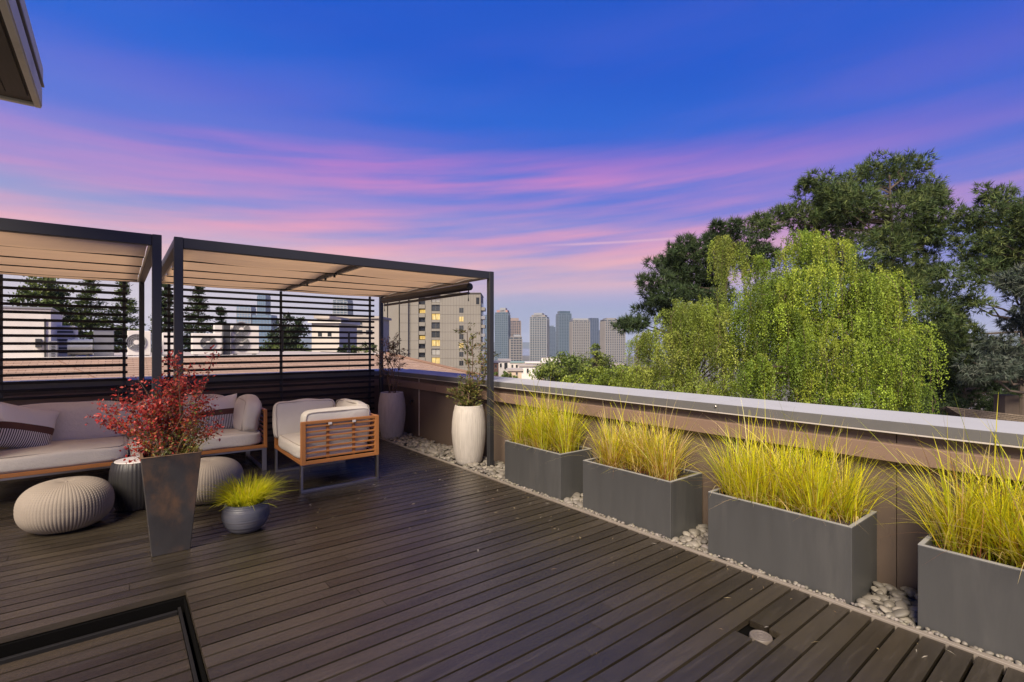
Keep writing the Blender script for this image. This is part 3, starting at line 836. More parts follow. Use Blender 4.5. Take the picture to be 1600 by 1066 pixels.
pillow((-0.685, 6.53, 0.618), (R(-16), R(18), R(24)), 21, 'striped throw pillow with brown band leaning at the sofa\'s left end')
pillow((0.90, 6.60, 0.612), (R(-20), R(-6), R(-14)), 22, 'striped throw pillow with brown band at the sofa\'s right end beside red shrub')

# ------------------------------------------------------------------ knitted poufs and ribbed stool
def pouf(x, y, Rr, h, label):
    cols, nr = 78, 90
    nth = cols * 6
    th = np.arange(nth) / nth * 2 * np.pi
    s = np.linspace(0, 1, nr)
    phi = np.pi * (s * 0.93 + 0.0) - np.pi / 2 * 1.0     # bottom to top
    phi = -np.pi / 2 * 0.80 + s * (np.pi / 2 * 0.80 + np.pi / 2)
    e = 0.72
    r0 = np.sign(np.cos(phi)) * np.abs(np.cos(phi)) ** e * Rr
    z0 = np.sign(np.sin(phi)) * np.abs(np.sin(phi)) ** 0.85 * h / 2
    z0 = (z0 - z0.min()); z0 = z0 / z0.max() * h
    c = (th * cols / (2 * np.pi)) % 1.0
    C2, S2 = np.meshgrid(c, s)
    edge = np.abs(2 * C2 - 1)
    fade = np.clip(r0 / Rr * 1.3, 0, 1)[:, None]
    disp = (0.0042 * (1 - edge ** 3) + 0.0030 * np.sin(2 * np.pi * (S2 * 30 + edge * 0.9))) * fade
    rr = r0[:, None] + disp * np.cos(phi)[:, None].clip(0.1, 1)
    zz = z0[:, None] + disp * np.sin(phi)[:, None]
    dim = 0.02 * np.exp(-(r0 / 0.05) ** 2)[:, None] * (np.sin(phi)[:, None] > 0)
    V = np.stack([x + rr * np.cos(th)[None], y + rr * np.sin(th)[None], zz - dim], -1).reshape(-1, 3)
    j = np.arange(nr - 1); i = np.arange(nth); J, I = np.meshgrid(j, i, indexing='ij')
    Fq = np.stack([J * nth + I, J * nth + (I + 1) % nth, (J + 1) * nth + (I + 1) % nth, (J + 1) * nth + I], -1).reshape(-1, 4)
    root = thing('pouf', (x, y, 0), label, 'pouf', 'round knitted poufs by the sofa')
    place('knit_cover', raw_mesh('knit_cover', V, Fq, POUF, True), root)
    MB().lathe([(0.0, h - 0.024), (0.008, h - 0.022), (0.010, h - 0.016), (0.006, h - 0.010), (0, h - 0.009)], (x, y, 0), 12).build('centre_button', POUF, root, True)
    MB().lathe([(0, 0.0), (Rr * 0.55, 0.0), (Rr * 0.66, 0.008), (Rr * 0.6, 0.02)], (x, y, 0), 32).build('base', BLACKR, root, True)
p = at(104, 537, 3.86); pouf(p.x, p.y, 0.285, 0.365, 'round beige knitted pouf nearest the camera at far left')
p = at(326, 537, 4.53); pouf(p.x, p.y, 0.275, 0.37, 'round beige knitted pouf half hidden behind tall rusty planter')
p = at(214, 537, 4.34)
st = thing('side_table', (p.x, p.y, 0), 'black ribbed drum side table with pale top behind rusty planter', 'side table')
prof = [(0.13, 0.0), (0.15, 0.01), (0.175, 0.08), (0.19, 0.18), (0.192, 0.26), (0.186, 0.34), (0.172, 0.40), (0.165, 0.408), (0.158, 0.400)]
MB().lathe(prof, (p.x, p.y, 0), 160, lambda th, j: 1 + 0.018 * (abs(math.sin(th * 20)) - 0.5)).build('drum', BLACKR, st, True)
MB().lathe([(0, 0.404), (0.155, 0.404), (0.158, 0.409), (0.155, 0.413), (0, 0.413)], (p.x, p.y, 0), 48).build('table_top', PALETOP, st, True)

# ------------------------------------------------------------------ foliage helpers (numpy)
def blades(n, base, az, lean, L, wid, droop, seg=5, tipc=None, basec=None, cv=0.15):
    """arching grass blades; arrays of length n"""
    s = np.linspace(0, 1, seg + 1)[None, :]
    hx, hy = np.cos(az)[:, None], np.sin(az)[:, None]
    out = (lean[:, None] * s + droop[:, None] * s ** 2.4) * L[:, None]
    up = (s * np.cos(np.clip(lean, 0, 1.2))[:, None] - 0.55 * droop[:, None] * s ** 3) * L[:, None]
    P = np.stack([base[:, 0, None] + hx * out, base[:, 1, None] + hy * out, base[:, 2, None] + up], -1)
    wa = az + rng.uniform(0.9, 2.2, n)
    wv = np.stack([np.cos(wa), np.sin(wa), np.zeros(n)], -1)[:, None, :] * (wid[:, None] * (1 - s ** 2.2 * 0.93))[..., None] / 2
    V = np.stack([P - wv, P + wv], 2).reshape(-1, 3)
    k = np.arange(seg)[None, :] * 2 + (np.arange(n) * (seg + 1) * 2)[:, None]
    Fq = np.stack([k, k + 1, k + 3, k + 2], -1).reshape(-1, 4)
    cs = basec[:, None, :] * (1 - s[..., None]) ** 1.5 + tipc[:, None, :] * (1 - (1 - s[..., None]) ** 1.5)
    cs = np.repeat(cs[:, :, None, :], 2, 2).reshape(-1, 3)
    return V, Fq, np.clip(cs, 0.003, 1)
def pick(pal, wts, n, jit=0.18):
    pal = np.array(pal); i = rng.choice(len(pal), n, p=np.array(wts) / sum(wts))
    return pal[i] * (1 + rng.normal(0, jit, (n, 1))).clip(0.5, 1.6)
def leaves(C, size, aspect=0.55, up=0.35, cols=None, axis=None):
    """one folded diamond leaf per centre"""
    n = len(C)
    a = rng.normal(0, 1, (n, 3)) if axis is None else axis + rng.normal(0, 0.45, (n, 3))
    a /= np.linalg.norm(a, axis=1, keepdims=True)
    nr = rng.normal(0, 1, (n, 3)); nr[:, 2] += up * 3
    bvec = np.cross(a, nr); bvec /= np.linalg.norm(bvec, axis=1, keepdims=True) + 1e-9
    nn = np.cross(a, bvec)
    s = (np.asarray(size) * rng.uniform(0.7, 1.25, n))[:, None]
    A, B = a * s, bvec * s * aspect
    V = np.stack([C - A * 0.5, C + B * 0.5 + nn * s * 0.10, C + A * 0.5, C - B * 0.5 + nn * s * 0.10], 1).reshape(-1, 3)
    k = np.arange(n)[:, None] * 4
    Fq = np.concatenate([k + np.array([[0, 1, 2]]), k + np.array([[0, 2, 3]])])
    return V, Fq, np.repeat(cols, 4, 0)
def join(parts):
    V = []; Fc = []; Cc = []; n0 = 0
    for v, f, c in parts:
        V.append(v); Fc.append(f + n0); Cc.append(c); n0 += len(v)
    return np.concatenate(V), np.concatenate(Fc), np.concatenate(Cc)

# ------------------------------------------------------------------ rectangular planters with grass
YG, GG, ST, RB, OL = (0.84, 0.78, 0.020), (0.50, 0.60, 0.025), (0.86, 0.68, 0.30), (0.28, 0.08, 0.03), (0.54, 0.48, 0.03)
def grey_planter(y0, y1, label, glabel, kind, n, hmul):
    zt = 0.415
    root = thing('rectangular_planter', ((PX0 + PX1) / 2, (y0 + y1) / 2, 0), label, 'planter', 'grey rectangular planters along the parapet')
    tk = 0.022
    mb = MB()
    mb.box(PX0, PX0 + tk, y0, y1, -0.025, zt - 0.004, ch=0.003).box(PX1 - tk, PX1, y0, y1, -0.025, zt - 0.004, ch=0.003)
    mb.box(PX0 + tk - 0.003, PX1 - tk + 0.003, y0 + 0.0004, y0 + tk, -0.025, zt - 0.0045, ch=0.003).box(PX0 + tk - 0.003, PX1 - tk + 0.003, y1 - tk, y1 - 0.0004, -0.025, zt - 0.0045, ch=0.003)
    mb.box(PX0 + tk, PX1 - tk, y0 + tk, y1 - tk, -0.02, 0.0)
    mb.build('body', PLANTER, root)
    mb = MB(); z0, z1 = zt - 0.0035, zt
    mb.box(PX0 + 0.001, PX0 + tk - 0.001, y0 + 0.001, y1 - 0.001, z0, z1).box(PX1 - tk + 0.001, PX1 - 0.001, y0 + 0.001, y1 - 0.001, z0, z1)
    mb.box(PX0 + tk, PX1 - tk, y0 + 0.001, y0 + tk - 0.001, z0, z1).box(PX0 + tk, PX1 - tk, y1 - tk + 0.001, y1 - 0.001, z0, z1)
    mb.build('rim', PRIM, root)
    BX('soil', SOIL, root, PX0 + tk, PX1 - tk, y0 + tk, y1 - tk, 0.30, 0.375)
    # tufts
    L_ = y1 - y0 - 0.16
    nt_ = 7
    tc_ = np.stack([rng.uniform(PX0 + 0.12, PX1 - 0.12, nt_), y0 + 0.08 + L_ * (np.arange(nt_) + rng.uniform(0.2, 0.8, nt_)) / nt_], -1)
    i = rng.integers(0, nt_, n)
    bxy = tc_[i] + rng.normal(0, 0.035, (n, 2))
    bxy[:, 0] = bxy[:, 0].clip(PX0 + tk + 0.01, PX1 - tk - 0.01); bxy[:, 1] = bxy[:, 1].clip(y0 + tk + 0.01, y1 - tk - 0.01)
    base = np.column_stack([bxy, np.full(n, 0.372)])
    dv = bxy - tc_[i]; az = np.arctan2(dv[:, 1], dv[:, 0]) + rng.normal(0, 0.7, n)
    cen = np.array([(PX0 + PX1) / 2, (y0 + y1) / 2])
    L = rng.gamma(9, 1 / 9, n) * 0.36 * hmul
    lean = np.abs(rng.normal(0.24, 0.20, n)); droop = np.abs(rng.normal(0.16, 0.18, n))
    wild = rng.random(n) < 0.035
    L[wild] *= 1.25; lean[wild] += 0.25; droop[wild] += 0.22
    short = rng.random(n) < 0.25; L[short] *= 0.5; lean[short] += 0.25
    wts = {'g': (5, 3, 2, 0.5, 3), 's': (3.4, 1.6, 4.6, 1.2, 2.6), 'y': (6, 2, 1.6, 0.4, 2.5)}[kind]
    tip = pick((YG, GG, ST, (0.45, 0.22, 0.06), OL), wts, n)
    bc = pick((OL, GG, RB, ST), {'g': (3, 3, 2.8, 0.8), 's': (1.5, 1, 5, 2.5), 'y': (3, 3, 2.4, 1)}[kind], n)
    V, Fq, Cc = blades(n, base, az, lean, L, rng.uniform(0.0034, 0.0078, n), droop, 6, tip, bc)
    # dry blades hanging over the rim
    k = 46
    by = rng.uniform(y0 + 0.05, y1 - 0.05, k); side = rng.random(k)
    bx_ = np.where(side < 0.75, PX0 + 0.05, PX1 - 0.06)
    b2 = np.column_stack([bx_, by, np.full(k, 0.40)])
    a2 = np.where(side < 0.75, np.pi, 0) + rng.normal(0, 0.9, k)
    V2 = blades(k, b2, a2, rng.uniform(0.3, 0.75, k), rng.uniform(0.12, 0.30, k), rng.uniform(0.002, 0.004, k), rng.uniform(0.5, 1.2, k), 6, pick((ST, RB, (0.6, 0.42, 0.22)), (4, 1, 3), k), pick((ST, OL), (2, 1), k))
    V, Fq, Cc = join([(V, Fq, Cc), V2])
    o = place('ornamental_grass', raw_mesh('ornamental_grass', V, Fq, GRASS, True, Cc), None, ((PX0 + PX1) / 2, (y0 + y1) / 2, 0.37))
    tag(o, glabel, 'grass', 'ornamental grasses in the grey planters')
grey_planter(*PLANT[3], 'grey rectangular planter nearest the pergola post', 'green-gold grass in the planter nearest the pergola post', 'g', 2300, 1.12)
grey_planter(*PLANT[2], 'grey rectangular planter second from the pergola post', 'dry straw-coloured grass in the second planter from the pergola post', 's', 2300, 0.95)
grey_planter(*PLANT[1], 'grey rectangular planter third from the pergola post, beside the widest stone gap', 'yellow-green grass in the third planter from the pergola post', 'y', 2400, 1.02)
grey_planter(*PLANT[0], 'grey rectangular planter cut off by the right edge of the photo', 'tall yellow grass in the planter cut off at right edge', 'y', 2600, 1.06)

# ------------------------------------------------------------------ tall tapered planter and red barberry
tcx, tcy = 0.285, 4.185
tp = thing('tall_planter', (tcx, tcy, 0), 'tall tapered rust-streaked dark metal planter holding the red shrub', 'planter')
def taper(mb, hb, ht, z0, z1, inner=False):
    vs = [(tcx + sx * hb, tcy + sy * hb, z0) for sx, sy in ((-1, -1), (1, -1), (1, 1), (-1, 1))] + [(tcx + sx * ht, tcy + sy * ht, z1) for sx, sy in ((-1, -1), (1, -1), (1, 1), (-1, 1))]
    fs = [(0, 1, 5, 4), (1, 2, 6, 5), (2, 3, 7, 6), (3, 0, 4, 7)]
    if not inner: fs.append((3, 2, 1, 0))
    if inner: fs = [tuple(reversed(q)) for q in fs]
    mb.add(vs, fs)
ZP = 0.672
mb = MB(); taper(mb, 0.108, 0.168, 0.0, ZP); taper(mb, 0.145, 0.154, 0.50, ZP, True)
n = 8
vs = []
o_ = mb.build('body', RUST, tp)
bv = o_.modifiers.new('bevel', 'BEVEL'); bv.width = 0.004; bv.segments = 2; bv.limit_method = 'ANGLE'
mb = MB()
for sgn in (-1, 1):
    mb.box(tcx - 0.169, tcx + 0.169, tcy + sgn * 0.1615 - 0.0085, tcy + sgn * 0.1615 + 0.0085, ZP + 0.0005, ZP + 0.005, ch=0.001)
    mb.box(tcx + sgn * 0.1615 - 0.0085, tcx + sgn * 0.1615 + 0.0085, tcy - 0.152, tcy + 0.152, ZP + 0.0005, ZP + 0.0048, ch=0.001)
mb.build('rim', RIMR, tp)
BX('soil', SOIL, tp, tcx - 0.148, tcx + 0.148, tcy - 0.148, tcy + 0.148, 0.55, 0.635)
sh = thing('barberry_shrub', (tcx, tcy, 0.63), 'red-leaved barberry shrub in tall rusty planter', 'shrub')
stems = MB(); LC = []; LCc = []; LA = []
def stem(p0, dirv, L, r, droop, dens, red):
    pts = []; p = Vector(p0); dv = Vector(dirv).normalized(); n = 9
    for i in range(n + 1):
        pts.append(p.copy()); p = p + dv * (L / n)
        dv = (dv + Vector((random.gauss(0, 0.10), random.gauss(0, 0.10), random.gauss(0, 0.07) - droop / n))).normalized()
    stems.tube(pts, [r * (1 - 0.75 * i / n) for i in range(n + 1)], 5)
    for i in range(1, n + 1):
        f = i / n
        if f < 0.18: continue
        k = int(dens * (0.5 + f))
        for _ in range(k):
            q = pts[i - 1].lerp(pts[i], random.random())
            LC.append(q + Vector((random.gauss(0, 0.021), random.gauss(0, 0.021), random.gauss(0, 0.018))))
            rr = red * (0.25 + 0.85 * f) + random.gauss(0, 0.2)
            if rr > 0.62: c = random.choice(((0.44, 0.035, 0.028), (0.30, 0.026, 0.024), (0.52, 0.065, 0.045), (0.22, 0.022, 0.022), (0.56, 0.12, 0.085)))
            elif rr > 0.34: c = random.choice(((0.24, 0.065, 0.02), (0.30, 0.12, 0.03), (0.16, 0.04, 0.02)))
            else: c = random.choice(((0.12, 0.13, 0.02), (0.20, 0.18, 0.03), (0.08, 0.09, 0.02)))
            g = random.uniform(0.75, 1.25); LCc.append(tuple(x * g for x in c))
    return pts
# arching stems: (dx across, dy depth, dz up, length)
for dx, dy, dz, L, red in ((-0.55, 0.0, 0.75, 0.60, 1), (-0.75, 0.1, 0.62, 0.62, 1), (-0.35, -0.1, 0.9, 0.56, 1), (-0.15, 0.1, 1, 0.62, 1), (-0.05, 0, 1, 0.78, 1), (0.05, -0.1, 1, 0.62, 1), (0.02, 0.05, 1, 0.86, 1.05),
                            (0.18, 0.1, 1, 0.60, 0.95), (0.6, 0.1, 0.75, 0.66, 1), (0.75, -0.05, 0.62, 0.66, 1), (0.5, 0, 0.8, 0.50, 0.8), (0.3, -0.1, 0.9, 0.45, 0.6), (-0.2, -0.1, 0.9, 0.45, 0.9), (-0.6, -0.05, 0.5, 0.46, 0.95), (-0.8, -0.2, 0.12, 0.34, 1), (0.1, -0.2, 0.9, 0.36, 0.9)):
    for rep in range(2):
        v = Vector((dx * 0.80 + random.gauss(0, 0.08), dy + random.gauss(0, 0.14), dz))
        v = Vector((v.x * rx - v.y * ry * 0.5, v.x * ry + v.y * rx, v.z))    # spread mostly across the view of the terrace
        pts = stem((tcx + random.uniform(-0.08, 0.08), tcy + random.uniform(-0.08, 0.08), 0.63), v, L * random.uniform(0.78, 1.0), 0.0045, 0.10, 6.5, red)
        for _ in range(3):
            i = random.randint(3, 7)
            stem(pts[i], (pts[i] - pts[i - 2]).normalized() + Vector((random.gauss(0, 0.5), random.gauss(0, 0.5), random.gauss(0.1, 0.3))), random.uniform(0.10, 0.22), 0.002, 0.2, 4, red)
for _ in range(46):   # olive, bushy heart of the shrub
    v = Vector((random.gauss(0, 0.42), random.gauss(0, 0.42), random.uniform(0.5, 1)))
    stem((tcx + random.uniform(-0.1, 0.1), tcy + random.uniform(-0.1, 0.1), 0.62), v, random.uniform(0.22, 0.42), 0.003, 0.1, 5, 0.42)
stems.build('stems', TWIG, sh, True)
C0 = np.array([tuple(x) for x in LC]); cc0 = np.array(LCc)
V, Fq, Cc = leaves(C0, 0.0225, 0.62, 0.3, cc0)
place('foliage', raw_mesh('foliage', V, Fq, REDLEAF, False, Cc), sh)
# pale seedy grass hanging out of the right side of the same planter
n = 90
base = np.column_stack([tcx + rng.uniform(0.02, 0.14, n), tcy + rng.uniform(-0.13, 0.1, n), np.full(n, 0.63)])
az = rng.normal(-0.4, 0.5, n)
V, Fq, Cc = blades(n, base, az, rng.uniform(0.2, 0.8, n), rng.uniform(0.15, 0.36, n), rng.uniform(0.002, 0.0035, n), rng.uniform(0.1, 0.6, n), 6, pick((ST, (0.55, 0.5, 0.2), (0.3, 0.3, 0.08)), (3, 2, 1), n), pick((OL, ST), (1, 1), n))
tag(place('dry_grass', raw_mesh('dry_grass', V, Fq, GRASS, True, Cc)), 'thin dry grass spilling from right side of tall rusty planter', 'grass')

# ------------------------------------------------------------------ round glazed pot with golden grass
p = at(384.5, 537, 3.80); px_, py_ = p.x, p.y
pt = thing('round_pot', (px_, py_, 0), 'small round blue-grey ringed pot holding bright yellow grass', 'pot')
prof = [(0.085, 0.0), (0.11, 0.012), (0.145, 0.06), (0.160, 0.105), (0.163, 0.135), (0.158, 0.170), (0.146, 0.200), (0.140, 0.214), (0.133, 0.217), (0.128, 0.210), (0.134, 0.18)]
pf = []
for i in range(len(prof) - 1):
    for k in range(5):
        s = k / 5; r_ = prof[i][0] * (1 - s) + prof[i + 1][0] * s; z_ = prof[i][1] * (1 - s) + prof[i + 1][1] * s
        pf.append((r_ + 0.0018 * math.sin(z_ * 430), z_))
MB().lathe(pf, (px_, py_, 0), 72).build('body', BLUEPOT, pt, 2)
MB().lathe([(0, 0.185), (0.134, 0.183)], (px_, py_, 0), 32, close=False).build('soil', SOIL, pt)
n = 1500
a0 = rng.uniform(0, 2 * np.pi, n); r0 = np.sqrt(rng.random(n)) * 0.10
base = np.column_stack([px_ + r0 * np.cos(a0), py_ + r0 * np.sin(a0), np.full(n, 0.185)])
V, Fq, Cc = blades(n, base, a0 + rng.normal(0, 0.6, n), np.abs(rng.normal(0.36, 0.22, n)), rng.uniform(0.13, 0.27, n), rng.uniform(0.004, 0.0075, n), np.abs(rng.normal(0.35, 0.2, n)), 6,
                   pick(((0.88, 0.82, 0.02), (0.68, 0.74, 0.03), (0.88, 0.78, 0.12)), (5, 3, 1.5), n, 0.1), pick(((0.40, 0.46, 0.03), (0.55, 0.55, 0.03)), (1, 1), n))
tag(place('golden_grass', raw_mesh('golden_grass', V, Fq, GRASS, True, Cc)), 'bright yellow tufted grass in small round pot', 'grass')

# ------------------------------------------------------------------ tall urns and their shrubs
def urn(x, y, label):
    root = thing('tall_urn', (x, y, 0), label, 'urn', 'tall pale ribbed urns beside the parapet')
    pr_ = [(0.135, -0.02), (0.150, 0.0), (0.175, 0.10), (0.195, 0.24), (0.204, 0.36), (0.200, 0.48), (0.186, 0.59), (0.168, 0.668), (0.166, 0.680), (0.158, 0.683), (0.148, 0.676), (0.145, 0.64), (0.15, 0.60)]
    pf = []
    for i in range(len(pr_) - 1):
        for k in range(3):
            s = k / 3; pf.append((pr_[i][0] * (1 - s) + pr_[i + 1][0] * s, pr_[i][1] * (1 - s) + pr_[i + 1][1] * s))
    ph = random.uniform(0, 6)
    MB().lathe(pf, (x, y, 0), 180, lambda th, j: 1 + (0.006 * math.sin(th * 46 + ph + 0.4 * math.sin(th * 3)) + 0.003 * math.sin(th * 71)) * (1 if 2 < j < 24 else 0.2)).build('body', URN, root, 2)
    MB().lathe([(0, 0.632), (0.147, 0.628)], (x, y, 0), 24, close=False).build('soil', SOIL, root)
urn(*URNS[0], 'tall pale ribbed urn beside the right pergola post')
urn(*URNS[1], 'tall pale ribbed urn in the far deck corner behind armchair')
def cane_shrub(x, y, label, specs, leafc, nleaf, spread):
    root = thing('cane_shrub', (x, y, 0.63), label, 'shrub')
    mb = MB(); C = []; A = []
    for dx, dz, r in specs:
        # dx: lean across the view in metres at the top, dz: height
        top = Vector((x + rx * dx, y + ry * dx, 0.63 + dz)); b0 = Vector((x + random.uniform(-0.06, 0.06), y + random.uniform(-0.06, 0.06), 0.625))
        n = 8; pts = []
        for i in range(n + 1):
            s = i / n; q = b0.lerp(top, s); k = math.sin(s * math.pi)
            pts.append(q + Vector((random.gauss(0, 0.010), random.gauss(0, 0.010), 0)) * k)
        mb.tube(pts, [r * (1 - 0.5 * i / n) for i in range(n + 1)], 6)
        for i in range(1, n + 1):
            f = i / n
            if random.random() < spread(f):
                for _ in range(random.randint(2, 4)):
                    dv = Vector((random.gauss(0, 1), random.gauss(0, 1), random.uniform(0.1, 0.9))).normalized()
                    L = random.uniform(0.07, 0.17); e = pts[i] + dv * L
                    mb.tube([pts[i], pts[i] + dv * L * 0.5 + Vector((0, 0, 0.008)), e], [0.0025, 0.002, 0.001], 4)
                    for k in range(nleaf):
                        s = random.uniform(0.25, 1.1); C.append(tuple(pts[i] + dv * L * s + Vector((random.gauss(0, 0.016), random.gauss(0, 0.016), random.gauss(0, 0.014))))); A.append(tuple(dv))
    mb.build('canes', TWIG, root, True)
    C = np.array(C); n = len(C)
    V, Fq, Cc = leaves(C, 0.046, 0.30, 0.3, pick(leafc, [1] * len(leafc), n), np.array(A))
    place('foliage', raw_mesh('foliage', V, Fq, LEAF, False, Cc), root)
gl = ((0.13, 0.15, 0.035), (0.09, 0.11, 0.03), (0.20, 0.13, 0.05), (0.20, 0.20, 0.05))
rl = ((0.24, 0.13, 0.07), (0.15, 0.10, 0.05), (0.12, 0.12, 0.04), (0.28, 0.17, 0.10))
cane_shrub(*URNS[0], 'leggy green shrub in urn beside the right pergola post', ((-0.02, 0.92, 0.009), (0.05, 0.85, 0.008), (0.20, 0.72, 0.007), (-0.10, 0.28, 0.006), (0.10, 0.30, 0.006), (0.26, 0.62, 0.006), (0.0, 0.25, 0.006), (-0.14, 0.20, 0.005)), gl, 13, lambda f: 0.95 if f > 0.68 or f < 0.3 else 0.5)
cane_shrub(*URNS[1], 'brown twiggy shrub in urn at far deck corner', ((-0.10, 0.72, 0.008), (-0.04, 0.80, 0.008), (0.03, 0.84, 0.008), (0.09, 0.78, 0.007), (0.14, 0.62, 0.006), (-0.16, 0.58, 0.006)), rl, 11, lambda f: 0.95 if f > 0.5 else 0.12)

# ------------------------------------------------------------------ bits of dry grass and leaf on the boards
n = 130
fy_ = rng.uniform(0.3, 6.0, n); fx_ = STRIP - np.abs(rng.normal(0, 0.55, n)) - 0.02
Cl = np.column_stack([fx_.clip(0.6, STRIP - 0.02), fy_, np.full(n, 0.0035)])
far_ = rng.random(n) < 0.25; Cl[far_, 0] = rng.uniform(0.4, 2.6, far_.sum()); Cl[far_, 1] = rng.uniform(3.5, 6.0, far_.sum())
th_ = rng.uniform(0, 6.28, n); Lh = rng.uniform(0.006, 0.026, n); wh = rng.uniform(0.0012, 0.003, n)
dx_ = np.stack([np.cos(th_), np.sin(th_), np.zeros(n)], -1) * Lh[:, None]; nx_ = np.stack([-np.sin(th_), np.cos(th_), np.zeros(n)], -1) * wh[:, None]
V = np.stack([Cl - dx_, Cl + nx_ + np.array((0, 0, 0.002)), Cl + dx_, Cl - nx_ + np.array((0, 0, 0.002))], 1).reshape(-1, 3)
o = place('leaf_litter', raw_mesh('leaf_litter', V, np.arange(n * 4).reshape(-1, 4), GRASS, False, np.repeat(pick(((0.5, 0.4, 0.22), (0.3, 0.2, 0.1), (0.6, 0.55, 0.45)), (2, 1, 1), n), 4, 0)))
tag(o, 'bits of dry grass and leaf scattered on the dark deck boards', 'litter', kind='stuff')

# ------------------------------------------------------------------ neighbouring hip roof
def shingled(name, p00, p10, p11, p01, mat, parent, course=0.28, lip=0.012):
    """stepped shingle courses between a lower edge p00-p10 and an upper edge p01-p11"""
    p00, p10, p11, p01 = map(Vector, (p00, p10, p11, p01))
    L = ((p01 + p11) / 2 - (p00 + p10) / 2).length; n = max(2, int(L / course))
    nrm = (p10 - p00).cross(p01 - p00).normalized()
    ed = (p10 - p00).normalized()
    V = []; Fq = []; uv = []
    for i in range(n):
        a, e = i / n, (i + 1) / n
        q = [p00.lerp(p01, a) + nrm * lip, p10.lerp(p11, a) + nrm * lip, p10.lerp(p11, e), p00.lerp(p01, e)]
        b0 = len(V); V += q; Fq.append((b0, b0 + 1, b0 + 2, b0 + 3)); uv += [((p - p00).dot(ed), (i + k) * course) for p, k in zip(q, (0.02, 0.02, 0.98, 0.98))]
        lo = [p00.lerp(p01, a), p10.lerp(p11, a)]
        b0 = len(V); V += [lo[0], lo[1], q[1], q[0]]; Fq.append((b0, b0 + 1, b0 + 2, b0 + 3)); uv += [((p - p00).dot(ed), i * course) for p in V[b0:b0 + 4]]
    me = raw_mesh(name, [tuple(p) for p in V], Fq, mat)
    ul = me.uv_layers.new(name='UV'); ul.data.foreach_set('uv', np.array(uv, dtype=np.float32).ravel())
    o = place(name, me, parent)
    return o
nb = thing('neighbour_building', (-4, 18, -14), 'neighbouring building with low tan shingled hip roof behind the slatted screens', 'building')
RZ, EZ = 0.98, -1.05
BX('walls', OFFW, nb, -28, 13.6, 10.8, 33, -14, EZ - 0.06)
o = shingled('roof_slope', (-29, 10.2, EZ), (14.2, 10.2, EZ), (9.0, 20, RZ), (-29, 20, RZ), SHING, nb); o['kind'] = 'stuff'
o = shingled('roof_slope', (14.2, 10.2, EZ), (14.2, 34, EZ), (9.0, 29, RZ), (9.0, 20, RZ), SHING, nb); o['kind'] = 'stuff'
hp = M('hip_cap', (0.17, 0.10, 0.07), 0.9, 0.25, 3)
MB().tube([(14.2, 10.2, EZ + 0.03), (9.0, 20, RZ + 0.03)], 0.06, 8).build('hip_cap', hp, nb, True)
MB().tube([(-1.5, 20.0, RZ - 0.01), (2.6, 10.3, EZ + 0.03)], 0.035, 6).build('roof_seam', hp, nb, True)
BX('flat_roof', ROOFT, nb, -28.5, 8.9, 20.05, 32.5, EZ, RZ - 0.03)
BX('roof_kerb', WHITE, nb, -28.5, 8.95, 20.02, 20.22, RZ - 0.028, RZ + 0.035, ch=0.01)

# ------------------------------------------------------------------ rooftop equipment
RT = RZ - 0.03
def xat(px, y):
    u = (px - CX) / F; return (fx + u * rx) / (fy + u * ry) * y
def zat(px, py, y):
    u = (px - CX) / F; return H + (HY - py) / F * y / (fy + u * ry)
def cond(px0, px1, ptop, fans, y, label, depth=0.36, group='white condenser units on the neighbouring roof'):
    x0, x1 = xat(px0, y), xat(px1, y); zt = zat((px0 + px1) / 2, ptop, y)
    root = thing('condenser_unit', ((x0 + x1) / 2, y + depth / 2, RT), label, 'air conditioner', group)
    BX('cabinet', WHITE, root, x0, x1, y, y + depth, RT + 0.07, zt, ch=0.015)
    for s in (0.15, 0.85):
        xx = x0 + (x1 - x0) * s; BX('foot', DGREY, root, xx - 0.05, xx + 0.05, y + 0.01, y + depth - 0.01, RT, RT + 0.069)
    for fpx, fpy, fr in fans:
        cx_, cz = xat(fpx, y), zat(fpx, fpy, y); r = fr / F * y / (fy + (fpx - CX) / F * ry)
        def ring(rr, rad, yy): return [(cx_ + rr * math.cos(a * math.pi / 12), yy, cz + rr * math.sin(a * math.pi / 12)) for a in range(25)]
        mb = MB()
        vs = [(cx_, y - 0.004, cz)] + [(p[0], y - 0.004, p[2]) for p in ring(r, 0, 0)[:24]]
        mb.add(vs, [(0, (k + 1) % 24 + 1, k + 1) for k in range(24)])
        g = mb.build('fan_opening', FANG, root)
        mb = MB()
        for rr in (1.0, 0.8, 0.6, 0.4): mb.tube(ring(r * rr, 0, y - 0.02), 0.008 if rr < 1 else 0.016, 5, cap=False)
        for k in range(8):
            a = k * math.pi / 4; mb.tube([(cx_ + r * 0.3 * math.cos(a), y - 0.02, cz + r * 0.3 * math.sin(a)), (cx_ + r * math.cos(a), y - 0.02, cz + r * math.sin(a))], 0.006, 4)
        mb.build('fan_guard', GREYM, root, True)
        mb = MB(); mb.add([(cx_, y - 0.026, cz)] + [(cx_ + r * 0.30 * math.cos(k * math.pi / 8), y - 0.026, cz + r * 0.30 * math.sin(k * math.pi / 8)) for k in range(16)], [(0, (k + 1) % 16 + 1, k + 1) for k in range(16)])
        mb.build('fan_hub', WHITE, root)
    return root
cond(199, 236, 517, [(213, 535, 12.5)], 21.0, 'white condenser with one fan between the two pergolas')
cond(254, 273, 520, [], 21.3, 'white unit without fan just right of the pergola gap')
cond(300, 346, 521, [(325, 536, 10.5)], 21.2, 'white condenser with single fan left of the two-fan unit')
cond(362, 405, 507, [(377, 515, 11.5), (377, 537.5, 11.5)], 21.6, 'tall white condenser with two stacked fans')
cond(335, 349, 508, [], 22.2, 'narrow white unit standing behind the dark vertical duct')
